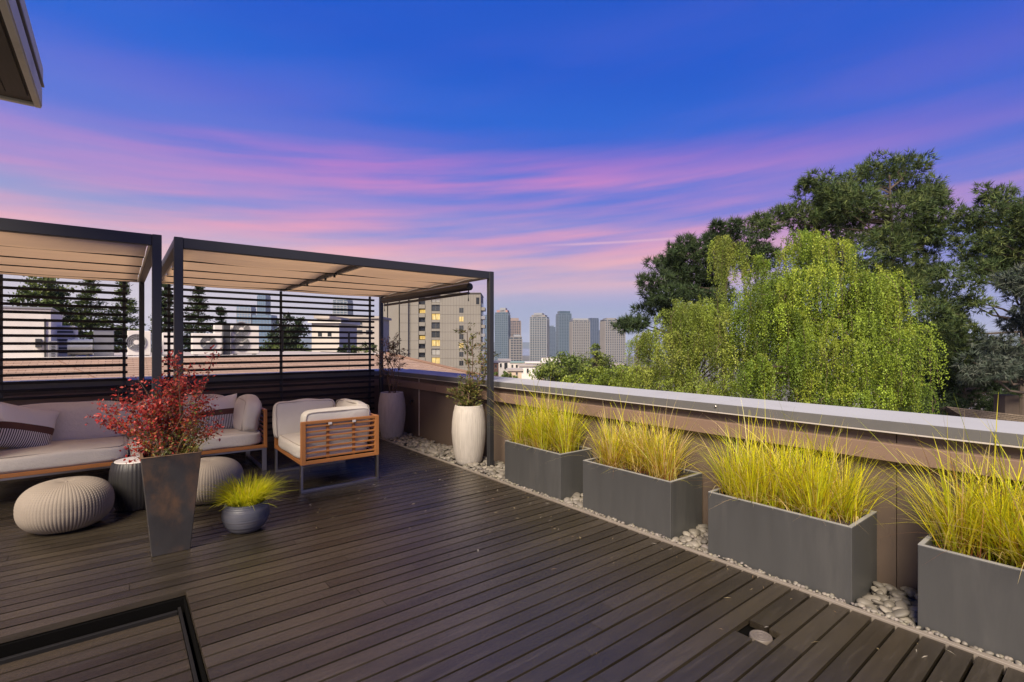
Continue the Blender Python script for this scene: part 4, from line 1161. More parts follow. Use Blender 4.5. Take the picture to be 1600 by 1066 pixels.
def rbox(name, px0, px1, p0, p1, y, dep, mat, label, cat, extra=None):
    x0, x1 = xat(px0, y), xat(px1, y); zb = RT if p1 is None else zat((px0 + px1) / 2, p1, y); zt = zat((px0 + px1) / 2, p0, y)
    root = thing(name, ((x0 + x1) / 2, y + dep / 2, zb), label, cat)
    BX('casing', mat, root, x0, x1, y, y + dep, zb, zt, ch=0.012)
    if extra: extra(root, x0, x1, y, zb, zt, dep)
    return root
def lid(root, x0, x1, y, zb, zt, dep): BX('lid', WHITE, root, x0 - 0.03, x1 + 0.03, y - 0.03, y + dep + 0.03, zt + 0.001, zt + 0.05, ch=0.01)
def louv(root, x0, x1, y, zb, zt, dep):
    for i in range(6):
        z = zb + (zt - zb) * (0.12 + 0.13 * i); BX('louvre', DGREY, root, x0 + 0.06, x1 - 0.06, y - 0.012, y - 0.001, z, z + (zt - zb) * 0.06)
def ph(root, x0, x1, y, zb, zt, dep):
    BX('coping', GREYM, root, x0 - 0.04, x1 + 0.04, y - 0.04, y + dep + 0.04, zt + 0.001, zt + 0.06, ch=0.01)
    BX('pipe', DGREY, root, x1 - 0.16, x1 - 0.12, y - 0.05, y - 0.012, zb, zt - 0.3)
    BX('junction_box', DGREY, root, x1 - 0.36, x1 - 0.22, y - 0.10, y - 0.001, zb + 0.35, zb + 0.62, ch=0.005)
rbox('roof_penthouse', -160, 80, 480, None, 21.5, 4.0, WHITE, 'white rooftop penthouse box at left edge behind the screen', 'penthouse', ph)
rbox('roof_vent_box', 81, 118, 509, None, 23.5, 1.5, WHITE, 'pale box with dark louvres beside the rooftop penthouse', 'vent', louv)
rbox('roof_vent_box', 146, 178, 516, None, 22.5, 1.2, GREYM, 'grey lidded box right of the silver duct', 'vent', lid)
rbox('vertical_duct', 349, 360, 508, None, 21.4, 0.3, DGREY, 'dark vertical duct between the white condenser units', 'duct')
rbox('small_cabinet', 76, 90, 533, None, 21.0, 0.35, GREYM, 'small grey electrical cabinet at foot of the penthouse', 'cabinet', louv)
y_ = 21.9; x0, x1 = xat(106, y_), xat(145, y_); zc = zat(125, 543, y_); r_ = zat(125, 530, y_) - zc
dct = thing('round_duct', ((x0 + x1) / 2, y_, RT), 'fat silver round duct lying on the neighbouring roof', 'duct')
MB().tube([(x0 + (x1 - x0) * i / 8, y_, zc) for i in range(9)], [r_ * (0.96 if i % 2 else 1.0) for i in range(9)], 20).build('pipe', GREYM, dct, True)
for s in (0.2, 0.8): BX('saddle', DGREY, dct, x0 + (x1 - x0) * s - 0.04, x0 + (x1 - x0) * s + 0.04, y_ - 0.15, y_ + 0.15, RT, zc - r_ * 0.8)

# ------------------------------------------------------------------ trees
def tufts(C, ax, L, m, wid, spread=0.75):
    n = len(C); C = np.repeat(C, m, 0); ax = np.repeat(ax, m, 0)
    dv = ax + rng.normal(0, spread, (n * m, 3)); dv /= np.linalg.norm(dv, axis=1, keepdims=True)
    pp = np.cross(dv, rng.normal(0, 1, (n * m, 3))); pp /= np.linalg.norm(pp, axis=1, keepdims=True)
    Ls = (L * rng.uniform(0.6, 1.2, n * m))[:, None]
    V = np.stack([C - pp * wid * 0.5, C + pp * wid * 0.5, C + dv * Ls + pp * wid * 0.15], 1).reshape(-1, 3)
    return V, np.arange(n * m * 3).reshape(-1, 3)
def ell_pts(px, py, rxp, ryp, t, dep, n, shell=0.5):
    """points in an ellipsoid given by its outline in the photograph and a real depth"""
    q = rng.normal(0, 1, (n, 3)); q /= np.linalg.norm(q, axis=1, keepdims=True)
    q *= (shell + (1 - shell) * rng.random((n, 1))) ** 0.8
    c = np.array(at(px, py, t)); k = t / F
    R_ = np.array((rx, ry, 0)); F_ = np.array((fx, fy, 0)); U_ = np.array((0, 0, 1.0))
    P = c + (q[:, :1] * rxp * k) * R_ + (q[:, 1:2] * dep) * F_ + (q[:, 2:] * ryp * k) * U_
    o = q[:, :1] * R_ + q[:, 1:2] * F_ + q[:, 2:] * U_
    return P, o
def pine(label, px, t, zb, pads, pal, n_per, L=0.34, m=10, wid=0.040, topy=None, trunk_r=0.28, up=0.5, dens=1.0, group=None, shell=0.55):
    b0 = at(px, HY, t); base = Vector((b0.x, b0.y, zb))
    root = thing('pine_tree', base, label, 'tree', group)
    Vs = []; Fs = []; Cs = []; n0 = 0
    mb = MB()
    topz = max(at(p[0], p[1], t).z for p in pads)
    trunk = [base.lerp(Vector((b0.x + random.uniform(-.3, .3), b0.y, topz)), s) + Vector((math.sin(s * 5) * 0.25, math.cos(s * 4) * 0.2, 0)) for s in np.linspace(0, 1, 9)]
    mb.tube(trunk, [trunk_r * (1 - 0.85 * i / 8) for i in range(9)], 9)
    for q in pads:
        ppx, ppy, rr, ry_ = q[:4]; dt = q[4] if len(q) > 4 else random.uniform(-1.2, 1.2)
        n = max(80, int(rr * ry_ * 0.38 * n_per * dens))
        k = (t + dt) / F
        # break every pad into smaller lobes so that the outline is uneven
        nl = max(6, int(math.sqrt(rr * ry_) / 3.2))
        lobes, _ = ell_pts(ppx, ppy, rr * 0.8, ry_ * 0.72, t + dt, rr * k * 0.75, nl, 0.6)
        for lc in lobes:
            lr = np.array((rr * 0.34, ry_ * 0.40)) * rng.uniform(0.6, 1.3) + 4
            w = rng.normal(0, 1, (n // nl + 1, 3)); w /= np.linalg.norm(w, axis=1, keepdims=True); w *= (shell + (1 - shell) * rng.random((len(w), 1)))
            o = w.copy()
            P = lc + w * np.array((lr[0] * k, lr[0] * k, lr[1] * k * 0.85))
            axd = o + np.array((0, 0, up)); axd /= np.linalg.norm(axd, axis=1, keepdims=True)
            V, Fq = tufts(P, axd, L, m, wid)
            c = np.repeat(pick(pal, [1] * len(pal), len(P), 0.22), m * 3, 0)
            Vs.append(V); Fs.append(Fq + n0); Cs.append(c); n0 += len(V)
            pc = Vector(lc); s = min(0.97, max(0.05, (pc.z - 0.8 - zb) / (topz - zb))); i = s * 8; a = trunk[int(i)].lerp(trunk[min(8, int(i) + 1)], i % 1)
            if random.random() < 0.3:
                md = a.lerp(pc, 0.45) + Vector((random.uniform(-.3, .3), random.uniform(-.3, .3), random.uniform(-0.5, 0.1))); m2 = a.lerp(pc, 0.8) + Vector((random.uniform(-.2, .2), random.uniform(-.2, .2), random.uniform(-0.2, 0.2)))
                mb.tube([a, md, m2, pc], [0.06, 0.04, 0.025, 0.008], 5)
    mb.build('trunk', BARK, root, True)
    place('crown', raw_mesh('crown', np.concatenate(Vs), np.concatenate(Fs), NEEDLE, False, np.concatenate(Cs)), root)
    return root
DG = ((0.058, 0.092, 0.030), (0.042, 0.068, 0.024), (0.090, 0.128, 0.038), (0.120, 0.150, 0.046))
DG2 = ((0.040, 0.066, 0.026), (0.030, 0.050, 0.020), (0.060, 0.090, 0.032))
BG = ((0.075, 0.095, 0.070), (0.050, 0.068, 0.048), (0.11, 0.125, 0.095))
pine('tall dark green pine rising above and behind the weeping birch', 1390, 27, -14, [(1375, 278, 70, 32), (1280, 300, 34, 34), (1262, 285, 14, 16), (1440, 300, 36, 36), (1330, 315, 60, 36), (1395, 345, 85, 48), (1300, 350, 50, 40), (1455, 350, 30, 36), (1350, 400, 80, 50), (1430, 415, 55, 50), (1390, 470, 65, 55), (1450, 500, 45, 60), (1420, 560, 55, 55), (1475, 590, 45, 60), (1440, 640, 50, 40), (1240, 345, 40, 24), (1190, 352, 32, 18)], DG, 1.0)
pine('dark layered pine at left behind the birch, reaching toward the skyline towers', 1130, 26, -14, [(1060, 392, 36, 20), (1040, 412, 30, 18), (1080, 425, 50, 30), (1020, 440, 26, 16), (1110, 390, 45, 28), (1050, 462, 50, 22), (1025, 480, 34, 20), (990, 500, 28, 16), (968, 512, 20, 11), (1070, 500, 45, 25), (1140, 360, 30, 20), (1110, 450, 50, 40), (1170, 400, 40, 40)], DG2, 1.0)
pine('sparse green pine with open branches at the right edge', 1590, 23, -14, [(1535, 312, 20, 22), (1590, 312, 34, 30), (1510, 345, 22, 22), (1560, 355, 48, 34), (1520, 385, 42, 26), (1600, 390, 40, 30), (1500, 430, 45, 26), (1560, 420, 36, 18), (1640, 350, 50, 60), (1500, 480, 50, 24), (1480, 525, 44, 36), (1530, 545, 40, 26), (1540, 400, 50, 30), (1600, 440, 40, 24), (1580, 340, 44, 34)], DG, 0.75, L=0.28)
pine('drooping grey-green cedar at right edge below the sparse pine', 1600, 20, -14, [(1590, 440, 22, 34), (1605, 500, 40, 22), (1570, 545, 46, 22), (1600, 570, 46, 30), (1545, 580, 40, 26), (1620, 470, 30, 40)], BG, 0.8, L=0.26, up=-0.5, trunk_r=0.2)
pine('low dark pine boughs above the shingled roof at right', 1500, 24, -14, [(1470, 640, 44, 22), (1510, 600, 50, 26), (1560, 605, 40, 18), (1450, 600, 36, 36), (1600, 600, 40, 16), (1430, 655, 40, 20), (1500, 560, 60, 36), (1560, 575, 50, 24), (1470, 575, 40, 40), (1590, 625, 36, 14), (1530, 628, 44, 16)], DG2, 0.8, trunk_r=0.2)

def birch(label, px, t, zb, domes, pal, leaf, dens):
    b0 = at(px, HY, t); base = Vector((b0.x, b0.y, zb))
    root = thing('weeping_birch', base, label, 'tree')
    R_ = np.array((rx, ry, 0)); F_ = np.array((fx, fy, 0))
    mb = MB(); tp_ = at(px, domes[0][1] + (150 if px < 1200 else 75), t); tr = [base.lerp(tp_, i / 8) + Vector((0.15 * math.sin(i), 0.15 * math.cos(i * 1.7), 0)) for i in range(9)]
    mb.tube(tr, [0.24 * (1 - 0.85 * i / 8) for i in range(9)], 9)
    Cn = []; Ax = []; Cc = []
    tw = MB(); lm = MB()
    for dpx, dpy, rr, ry_, dt, ns, l0, l1 in domes:
        k = (t + dt) / F; c = np.array(at(dpx, dpy, t + dt))
        for j in range(int(ns * dens)):
            if j % 8 == 0:      # strands hang in bunches
                qb = rng.normal(0, 1, 3); qb /= np.linalg.norm(qb); qb[2] = abs(qb[2]) if rng.random() < 0.75 else qb[2]
                qb *= (0.40 + 0.60 * rng.random() ** 0.6) * rng.uniform(0.85, 1.14); lb = rng.uniform(l0, l1); tb = pick(pal, [1] * len(pal), 1, 0.10) * rng.uniform(0.62, 1.25)
            q = qb + rng.normal(0, 0.085, 3)
            p = c + q[0] * rr * k * R_ + q[1] * rr * k * 0.8 * F_ + np.array((0, 0, q[2] * ry_ * k))
            out = q[0] * R_ + q[1] * F_ + rng.normal(0, 0.3) * R_ + rng.normal(0, 0.3) * F_
            L = lb * rng.uniform(0.7, 1.15); n = int(L / 0.019)
            s = np.arange(n) / n
            P = p + out * (0.30 * (1 - np.exp(-3 * s)))[:, None] * L * 0.5 + np.array((0, 0, 1.0)) * ((0.10 * np.sin(s * 3.0) * (s < 1.0) - s ** 1.35) * L)[:, None]
            sway = rng.normal(0, 0.06, 2); P += (np.sin(s * 4 + rng.uniform(0, 6))[:, None]) * (sway[0] * R_ + sway[1] * F_)
            if j % 9 == 0:
                tw.tube([Vector(P[0]), Vector(P[n // 3]), Vector(P[2 * n // 3]), Vector(P[-1])], [0.010, 0.008, 0.006, 0.003], 3, cap=False)
            if j % 26 == 0 and p[2] < tr[-1].z + 0.9:
                pc = Vector(p); ss = min(0.95, max(0.1, (pc.z - 1.0 - zb) / (tr[-1].z - zb))); i = ss * 8; a = tr[int(i)].lerp(tr[min(8, int(i) + 1)], i % 1)
                lm.tube([a, a.lerp(pc, 0.6) + Vector((0, 0, 0.35)), pc], [0.035, 0.022, 0.008], 5)
            P = P + rng.normal(0, 0.035, (n, 3))
            Cn.append(P); ax = np.tile(np.array((0, 0, -1.0)), (n, 1)); Ax.append(ax)
            tone = tb * rng.uniform(0.85, 1.15); Cc.append(tone * (1 + rng.normal(0, 0.22, (n, 1))).clip(0.5, 1.6))
    tk = mb.build('trunk', BIRCHB, root, True); lm.build('limbs', BARK, tk, True)['kind'] = 'stuff'; tw.build('hanging_twigs', TWIG, root)['kind'] = 'stuff'
    Cn = np.concatenate(Cn); V, Fq, C4 = leaves(Cn, leaf, 0.72, 0.1, np.concatenate(Cc), np.concatenate(Ax))
    place('crown', raw_mesh('crown', V, Fq, LEAF, False, C4), root)
BL = ((0.22, 0.30, 0.030), (0.16, 0.24, 0.026), (0.29, 0.35, 0.038), (0.12, 0.18, 0.022))
birch('weeping birch with cascading yellow-green leaves beyond the parapet', 1290, 18, -14,
      [(1275, 395, 55, 38, 0, 150, 0.7, 1.6), (1200, 412, 26, 22, 0.5, 40, 0.6, 1.2), (1280, 455, 120, 42, 0, 420, 1.0, 2.4), (1200, 500, 55, 50, -0.6, 190, 0.9, 2.0), (1352, 480, 48, 50, -0.3, 190, 0.9, 2.2), (1290, 540, 130, 60, -0.8, 420, 0.9, 1.9),
       (1396, 530, 28, 46, -0.5, 100, 0.7, 1.8), (1350, 590, 80, 40, -1.4, 190, 0.6, 1.3), (1225, 590, 70, 40, -1.2, 170, 0.6, 1.3), (1180, 585, 24, 34, -2.2, 60, 0.5, 1.1), (1365, 612, 52, 30, -1.6, 120, 0.5, 1.1), (1300, 622, 80, 26, -1.8, 120, 0.4, 0.9)], BL, 0.054, 1.75)
birch('paler loose birch left of the weeping one, its crown lower and thinner', 1090, 19, -14,
      [(1135, 385, 22, 22, 0.5, 42, 0.7, 1.9), (1150, 420, 26, 40, 0.2, 60, 0.6, 1.6), (1090, 500, 62, 40, 0, 230, 0.8, 1.8), (1030, 540, 50, 36, -0.4, 170, 0.6, 1.4), (1110, 555, 75, 50, -0.6, 250, 0.7, 1.5), (1015, 590, 48, 34, -0.8, 130, 0.5, 1.0), (1090, 610, 80, 34, -1.2, 180, 0.4, 0.9)],
      ((0.20, 0.255, 0.035), (0.16, 0.21, 0.03), (0.26, 0.30, 0.05)), 0.054, 1.75)

def leafy(name, label, px, t, zb, pads, pal, leaf, n_per, cat='tree', group=None, trunk_r=0.15):
    b0 = at(px, HY, t); base = Vector((b0.x, b0.y, zb))
    root = thing(name, base, label, cat, group)
    topz = max(at(p[0], p[1], t).z for p in pads)
    mb = MB(); top = Vector((b0.x, b0.y, topz)); mb.tube([base, base.lerp(top, 0.5), top], [trunk_r, trunk_r * 0.7, trunk_r * 0.15], 7)
    Cn = []; Cc = []
    for ppx, ppy, rr, ry_ in pads:
        k = t / F; nl = max(8, int(math.sqrt(rr * ry_) / 1.5))
        lobes, _ = ell_pts(ppx, ppy, rr * 0.85, ry_ * 0.85, t, rr * k * 0.8, nl, 0.5)
        n = int(rr * ry_ * n_per * 1.9 / nl) + 14
        for lc in lobes:
            lr = math.sqrt(rr * ry_) * k * random.uniform(0.28, 0.5)
            w = rng.normal(0, 1, (n, 3)); w /= np.linalg.norm(w, axis=1, keepdims=True); w *= np.abs(rng.normal(0.75, 0.28, (n, 1)))
            Cn.append(lc + w * lr * np.array((1, 1, 0.75))); Cc.append(pick(pal, [1] * len(pal), 1, 0.15) * (1 + rng.normal(0, 0.15, (n, 1))).clip(0.6, 1.5))
            a = base.lerp(top, random.uniform(0.45, 0.85)); mb.tube([a, Vector(lc)], [trunk_r * 0.3, trunk_r * 0.08], 4)
    mb.build('trunk', BARK, root, True)
    V, Fq, C4 = leaves(np.concatenate(Cn), leaf, 0.6, 0.4, np.concatenate(Cc))
    place('crown', raw_mesh('crown', V, Fq, LEAF, False, C4), root)
def conifer(label, px, topy, wpx, t, zb, pal, dens=1.0, group='conifers behind the neighbouring roof'):
    b0 = at(px, HY, t); top = at(px, topy, t); base = Vector((b0.x, b0.y, zb))
    root = thing('conifer', base, label, 'tree', group)
    mb = MB(); mb.tube([base, base.lerp(top, 0.6), top], [0.22, 0.14, 0.02], 7)
    zc0 = at(px, 600, t).z; hc = top.z - zc0; Rm = wpx / 2 / F * t
    Cn = []; Ax = []
    nw = int(26 * dens)
    for i in range(nw):
        s = (i + random.random()) / nw; z = top.z - hc * s; R0 = Rm * min(1.0, 0.08 + 1.55 * s) * random.uniform(0.75, 1.15)
        for j in range(7):
            a = random.uniform(0, 6.28); dv = Vector((math.cos(a), math.sin(a), random.uniform(-0.15, 0.35)))
            e = Vector((b0.x, b0.y, z)) + dv * R0
            if j < 4: mb.tube([Vector((b0.x, b0.y, z)), e], [0.03, 0.008], 3)
            n = int(90 * (0.35 + s))
            f = rng.random(n)[:, None] ** 0.6
            P = np.array((b0.x, b0.y, z)) + f * np.array(dv) * R0 + rng.normal(0, 0.16, (n, 3)) * np.array((1, 1, 0.6))
            Cn.append(P); Ax.append(np.tile(np.array(dv), (n, 1)))
    mb.build('trunk', BARK, root, True)
    Cn = np.concatenate(Cn); V, Fq, C4 = leaves(Cn, 0.24, 0.40, 0.3, pick(pal, [1] * len(pal), len(Cn), 0.25), np.concatenate(Ax))
    place('crown', raw_mesh('crown', V, Fq, LEAF, False, C4), root)
CG = ((0.075, 0.105, 0.028), (0.050, 0.075, 0.022), (0.115, 0.145, 0.035))
CG2 = ((0.045, 0.070, 0.026), (0.032, 0.052, 0.020), (0.07, 0.095, 0.03))
leafy('leafy_tree', 'broad leafy green tree above the white penthouse at far left', 68, 42, -14, [(68, 450, 36, 20), (60, 475, 42, 22), (85, 500, 40, 30), (55, 510, 40, 24)], CG, 0.30, 0.85, group=None)
conifer('pointed green conifer second from left behind the screen', 142, 432, 70, 44, -14, CG)
conifer('green conifer rising just left of the pergola gap', 193, 438, 60, 46, -14, CG)
conifer('slim dark conifer seen in the gap between the pergolas', 258, 440, 44, 46, -14, CG2)
conifer('tall dark conifer above the single-fan condenser', 310, 444, 62, 48, -14, CG2)
conifer('small dark conifer beside the tallest one, above the narrow white unit', 345, 481, 26, 50, -14, CG2, 0.7)
leafy('leafy_tree', 'dense dark round tree behind middle batten of the right screen', 452, 46, -14, [(452, 505, 24, 20), (462, 522, 22, 26), (440, 530, 30, 20), (445, 545, 38, 18)], ((0.035, 0.055, 0.026), (0.028, 0.042, 0.02), (0.05, 0.07, 0.03)), 0.24, 1.1)
leafy('leafy_bush', 'low green bush at foot of the dark round tree', 430, 40, -14, [(425, 545, 22, 12), (470, 548, 18, 10)], CG, 0.22, 1.1, cat='bush')
leafy('leafy_bush', 'low green hedge bush below the grey flat-roofed house', 560, 62, -14, [(545, 546, 18, 9), (572, 545, 20, 8)], CG, 0.28, 1.2, cat='bush')
HG = ((0.15, 0.20, 0.035), (0.11, 0.155, 0.03), (0.20, 0.24, 0.045))
leafy('leafy_tree', 'rounded green tree crown just above the parapet left of the birches', 880, 46, -14, [(882, 575, 44, 24), (858, 590, 30, 20), (905, 588, 44, 22)], HG, 0.24, 1.2, group='treetops above the parapet')
leafy('leafy_tree', 'dull green treetop below the pale twin tower', 930, 52, -14, [(922, 576, 42, 24), (955, 586, 40, 24), (900, 575, 28, 18)], ((0.12, 0.155, 0.035), (0.15, 0.17, 0.04), (0.09, 0.12, 0.03)), 0.26, 1.2, group='treetops above the parapet')
leafy('leafy_tree', 'bright green low treetop touching the parapet cap left of the birch', 950, 34, -14, [(948, 592, 40, 20), (985, 596, 36, 24), (900, 599, 36, 12)], ((0.24, 0.30, 0.035), (0.18, 0.24, 0.03)), 0.18, 1.4, group='treetops above the parapet')
leafy('slender_tree', 'slender wispy tree in front of the dark blue tower', 930, 50, -14, [(930, 545, 9, 14), (926, 560, 12, 14), (940, 565, 8, 10)], HG, 0.20, 1.2)
leafy('leafy_bush', 'small green bush among low houses beside right pergola post', 786, 120, -14, [(783, 586, 14, 7), (800, 589, 10, 5)], HG, 0.5, 2.0, cat='bush')

# ------------------------------------------------------------------ concrete apartment block
t_ = 150; k_ = t_ / F
ap = thing('apartment_block', at(680, HY, t_) - Vector((0, 0, H + 14)), 'pale concrete apartment block with some lit yellow windows', 'building')
base_pt = at(680, HY, t_)
R3 = Vector((rx, ry, 0)); F3 = Vector((fx, fy, 0))
def frame_box(px0, px1, p0, p1, d0, d1, t, k):
    """box facing the terrace: photograph outline at distance t, depth d0..d1 behind it"""
    a = at(px0, p1, t); b_ = at(px1, p0, t)
    s0 = (px0 - CX) * k; s1 = (px1 - CX) * k
    M4 = Matrix(((rx, fx, 0, 0), (ry, fy, 0, 0), (0, 0, 1, 0), (0, 0, 0, 1)))
    return (s0, s1, t + d0, t + d1, a.z, b_.z), M4
def ab(name, mat, px0, px1, p0, p1, d0, d1, par=ap, t=t_, ch=0.0):
    bb, M4 = frame_box(px0, px1, p0, p1, d0, d1, t, t / F)
    return BX(name, mat, par, *bb, M4=M4, ch=ch)
GB = 537 + 15.4 / k_           # ground line of the block in the photograph
ab('wall', CONC, 687.3, 751, 458.2, GB, 0, 14)                  # main right wall
ab('wall', CONC, 664.5, 674.1, 457.5, GB, 0.0, 14)
ab('wall', CONC, 639.4, 654.4, 456.5, GB, -0.6, 14)
ab('wall', CONC, 626.9, 639.3, 456.5, GB, -1.8, 14)
ab('wall', CONC, 607, 623.5, 457, GB, -0.4, 14)
ab('wall', CONC, 597, 604, 459, GB, 0.5, 14)
ab('wall', CONC, 604.1, 606.9, 459, GB, 1.6, 14)
ab('recess_wall', CONC, 654.5, 664.4, 457.5, GB, 1.5, 13.9)
ab('recess_wall', CONC, 674.2, 687.2, 458.0, GB, 0.7, 13.9)
ab('recess_wall', CONC, 623.6, 626.8, 457.5, GB, 0.9, 13.9)
ab('parapet', CONCJ, 686.8, 751.6, 457.4, 458.8, -0.3, 14.3)
ab('parapet', CONC, 596.5, 686.7, 455.8, 457.3, -1.9, 14.3)
fl = 13.75
lit1 = {2, 5, 7}; lit2 = {2, 5}; litb = {1, 4}
for i in range(9):
    yb_ = 468 + i * fl
    wn = ab('window', LIT if i in lit1 else (CURT if i in (0, 6) else GLASSD), 674.6, 686.8, yb_ - 5, yb_ + 4.0, 0.45, 0.68)
    ab('mullion', CONCJ, 680.4, 681.0, yb_ - 5, yb_ + 4.0, 0.36, 0.448, wn)
    ab('spandrel', CONC, 674.3, 687.1, yb_ + 4.6, yb_ + 8.2, 0.05, 0.69)
    ab('window', LIT if i in litb else GLASSD, 655.2, 664.0, yb_ + 2.2, yb_ + 7.2, 0.9, 1.48)
    ab('balcony', CONC, 654.6, 664.3, yb_ + 8.2, yb_ + 14.2, -0.3, 1.46)
    if i > 0:
        w2 = ab('window', LIT if i in lit2 else GLASSD, 717.6, 724.2, yb_ - 0.5 - 0, yb_ + 7.0, -0.05, 0.04)
        ab('mullion', CONCJ, 720.7, 721.1, yb_ - 0.5, yb_ + 7.0, -0.12, -0.052, w2)
    ab('window', GLASSD, 623.7, 626.7, yb_ + 2, yb_ + 8, 0.5, 0.88)
    ab('panel_joint', CONCJ, 687.5, 750.8, yb_ + 9.4, yb_ + 9.75, -0.03, -0.004)
    ab('panel_joint', CONCJ, 639.6, 654.2, yb_ + 9.4, yb_ + 9.75, -0.63, -0.604)
    ab('panel_joint', CONCJ, 627.1, 639.1, yb_ + 9.4, yb_ + 9.75, -1.83, -1.804)
    if i < 7:
        ab('balcony', GREYM if i % 2 else CONC, 750.8, 757.5, yb_ + 12.0, yb_ + 17.0, 0.5, 6)
        ab('window', GLASSD, 751.05, 752.5, yb_ + 5.0, yb_ + 11.0, 0.6, 6)
ab('window', GLASSD, 744, 749, 465, 475.5, -0.05, 0.04)
for j in range(14): ab('panel_joint', CONCJ, 691 + j * 4.4, 691.25 + j * 4.4, 459, GB, -0.03, -0.0035)
ab('stair_tower', CONC, 690, 715, 452.5, 457.2, 4, 9)

# ------------------------------------------------------------------ city towers
def tower(px0, px1, ptop, t, label, glass, slab, nfl, npier, pier=None, crown=None, rot=8, cat='tower', dep=None, pw=0.22, group='city towers on the skyline'):
    w = (px1 - px0) * t / F; zt = H + (HY - ptop) / F * t; zb = -41.0
    c = at((px0 + px1) / 2, HY, t); dep = dep or w * 0.8
    root = thing('city_tower', (c.x, c.y, zb), label, cat, group)
    Mr = Matrix.Translation((c.x, c.y, 0)) @ Matrix.Rotation(-YAW + R(rot), 4, 'Z')
    w = w / (math.cos(R(rot)) + 0.8 * abs(math.sin(R(rot))))
    dep = dep if dep else w
    BX('shaft', glass, root, -w / 2, w / 2, 0, dep, zb, zt, M4=Mr)
    mb = MB(); fh = (zt - zb) / nfl
    for i in range(nfl): mb.box(-w / 2 - 0.35, w / 2 + 0.35, -0.35, dep + 0.35, zb + (i + 1) * fh - fh * 0.34, zb + (i + 1) * fh - 0.02, M4=Mr)
    mb.build('floor_slabs', slab, root)
    if npier:
        mb = MB()
        for i in range(npier + 1):
            s = -w / 2 + w * i / npier; pwid = w / npier * pw
            mb.box(s - pwid / 2, s + pwid / 2, -0.8, -0.36, zb, zt - (0 if i % 2 else fh), M4=Mr)
            s2 = dep * i / npier
            for sd in (-1, 1): mb.box(sd * (w / 2 + 0.36), sd * (w / 2 + 0.8), s2 - pwid / 2, s2 + pwid / 2, zb, zt - fh, M4=Mr)
        mb.build('piers', pier or slab, root)
    if crown:
        for (f0, f1, hpx, mt) in crown:
            hh = hpx * t / F; BX('roof_crown', mt, root, -w / 2 + w * f0, -w / 2 + w * f1, dep * 0.12, dep * 0.88, zt + 0.01, zt + hh, M4=Mr)
    return root
TG1 = M('tower_glass_grey', (0.035, 0.045, 0.055), 0.25, 0.4, 0.08, spec=0.6)
TG2 = M('tower_glass_teal', (0.04, 0.07, 0.095), 0.2, 0.35, 0.06, spec=0.7)
TG3 = M('tower_glass_navy', (0.035, 0.055, 0.095), 0.2, 0.4, 0.06, spec=0.7)
TG4 = M('tower_glass_blue', (0.10, 0.17, 0.27), 0.2, 0.3, 0.05, spec=0.7)
TS1 = M('tower_concrete', (0.20, 0.18, 0.165), 0.8, 0.15, 0.1)
TS2 = M('tower_pale', (0.23, 0.235, 0.245), 0.7, 0.15, 0.1)
TS3 = M('tower_bluegrey', (0.085, 0.115, 0.15), 0.6, 0.2, 0.1)
TS4 = M('tower_brown', (0.24, 0.18, 0.15), 0.8, 0.2, 0.1)
TS5 = M('tower_navy_frame', (0.06, 0.08, 0.12), 0.5, 0.2, 0.1)
RED = M('tower_red_crown', (0.32, 0.16, 0.13), 0.8, 0.2, 0.1)
tower(772, 795, 488, 900, 'blue-grey tower with reddish crown right of the pergola post', TG2, TS3, 30, 6, crown=[(0.1, 0.95, 3.5, RED), (0.35, 0.8, 7.0, TS2)], rot=-10)
tower(795, 815, 501, 1000, 'brown-grey stepped tower next to the red-crowned one', TG1, TS4, 28, 5, crown=[(0.15, 0.85, 4, TS4)], rot=12)
tower(797, 816, 526, 760, 'short grey block in front of the brown-grey tower', TG1, TS1, 14, 4, crown=[(0.3, 0.9, 3, TS2)], rot=5)
tower(826, 856, 495, 820, 'broad pale tower with rounded top left of the skyline centre', TG2, TS1, 30, 7, pier=TS2, crown=[(0.06, 0.9, 3, TS1), (0.2, 0.72, 6, TS2)], rot=-14)
tower(857, 868, 511, 1150, 'slim dark tower between the two tallest glass towers', TG3, TS3, 26, 3, crown=[(0.2, 0.8, 2, TS3)])
tower(865.5, 873, 518, 1300, 'narrow navy tower half hidden left of tallest glass tower', TG3, TS5, 26, 2)
tower(872, 894, 490, 1000, 'tallest pale glass tower at the centre of the skyline', TG2, TS3, 34, 5, crown=[(0.08, 0.95, 4, TG2)], rot=10)
tower(893.5, 922, 500, 850, 'pale concrete twin tower with vertical ribs', TG1, TS2, 30, 8, pier=TS1, crown=[(0.05, 0.95, 2.5, TS2)], rot=4, pw=0.4)
tower(921.5, 936, 497, 1100, 'dark navy glass tower behind the ribbed twin tower', TG3, TS5, 34, 4)
tower(935, 940.5, 516, 1200, 'thin navy slab at right side of the dark navy tower', TG3, TS5, 30, 2)
tower(944, 978, 499, 780, 'pale ribbed tower half hidden by the dark pine', TG1, TS2, 30, 9, pier=TS1, crown=[(0.1, 0.6, 2, TS1)], rot=6, pw=0.4)
tower(369.5, 392, 478, 1100, 'pale blue tower seen through the right screen above the two-fan unit', TG4, TS2, 30, 5, rot=5)
tower(401, 416, 460, 1200, 'tall deep blue tower seen through the right screen', TG4, TS3, 40, 4, rot=-8)
tower(394, 424, 492, 1000, 'broad lower blue tower in front of the tall deep blue one', TG4, TS3, 24, 6, rot=5)
tower(519, 544, 468, 1100, 'teal glass tower seen through the right end of the screen', TG2, TS2, 32, 4, crown=[(0.1, 0.9, 2, TG2)], rot=-6)
tower(840, 846, 534, 1400, 'tiny pale block low on the skyline left of centre', TG1, TS2, 8, 2)
tower(757, 764, 492, 950, 'blue-grey tower sliver beside the concrete apartment block', TG4, TS3, 26, 3)

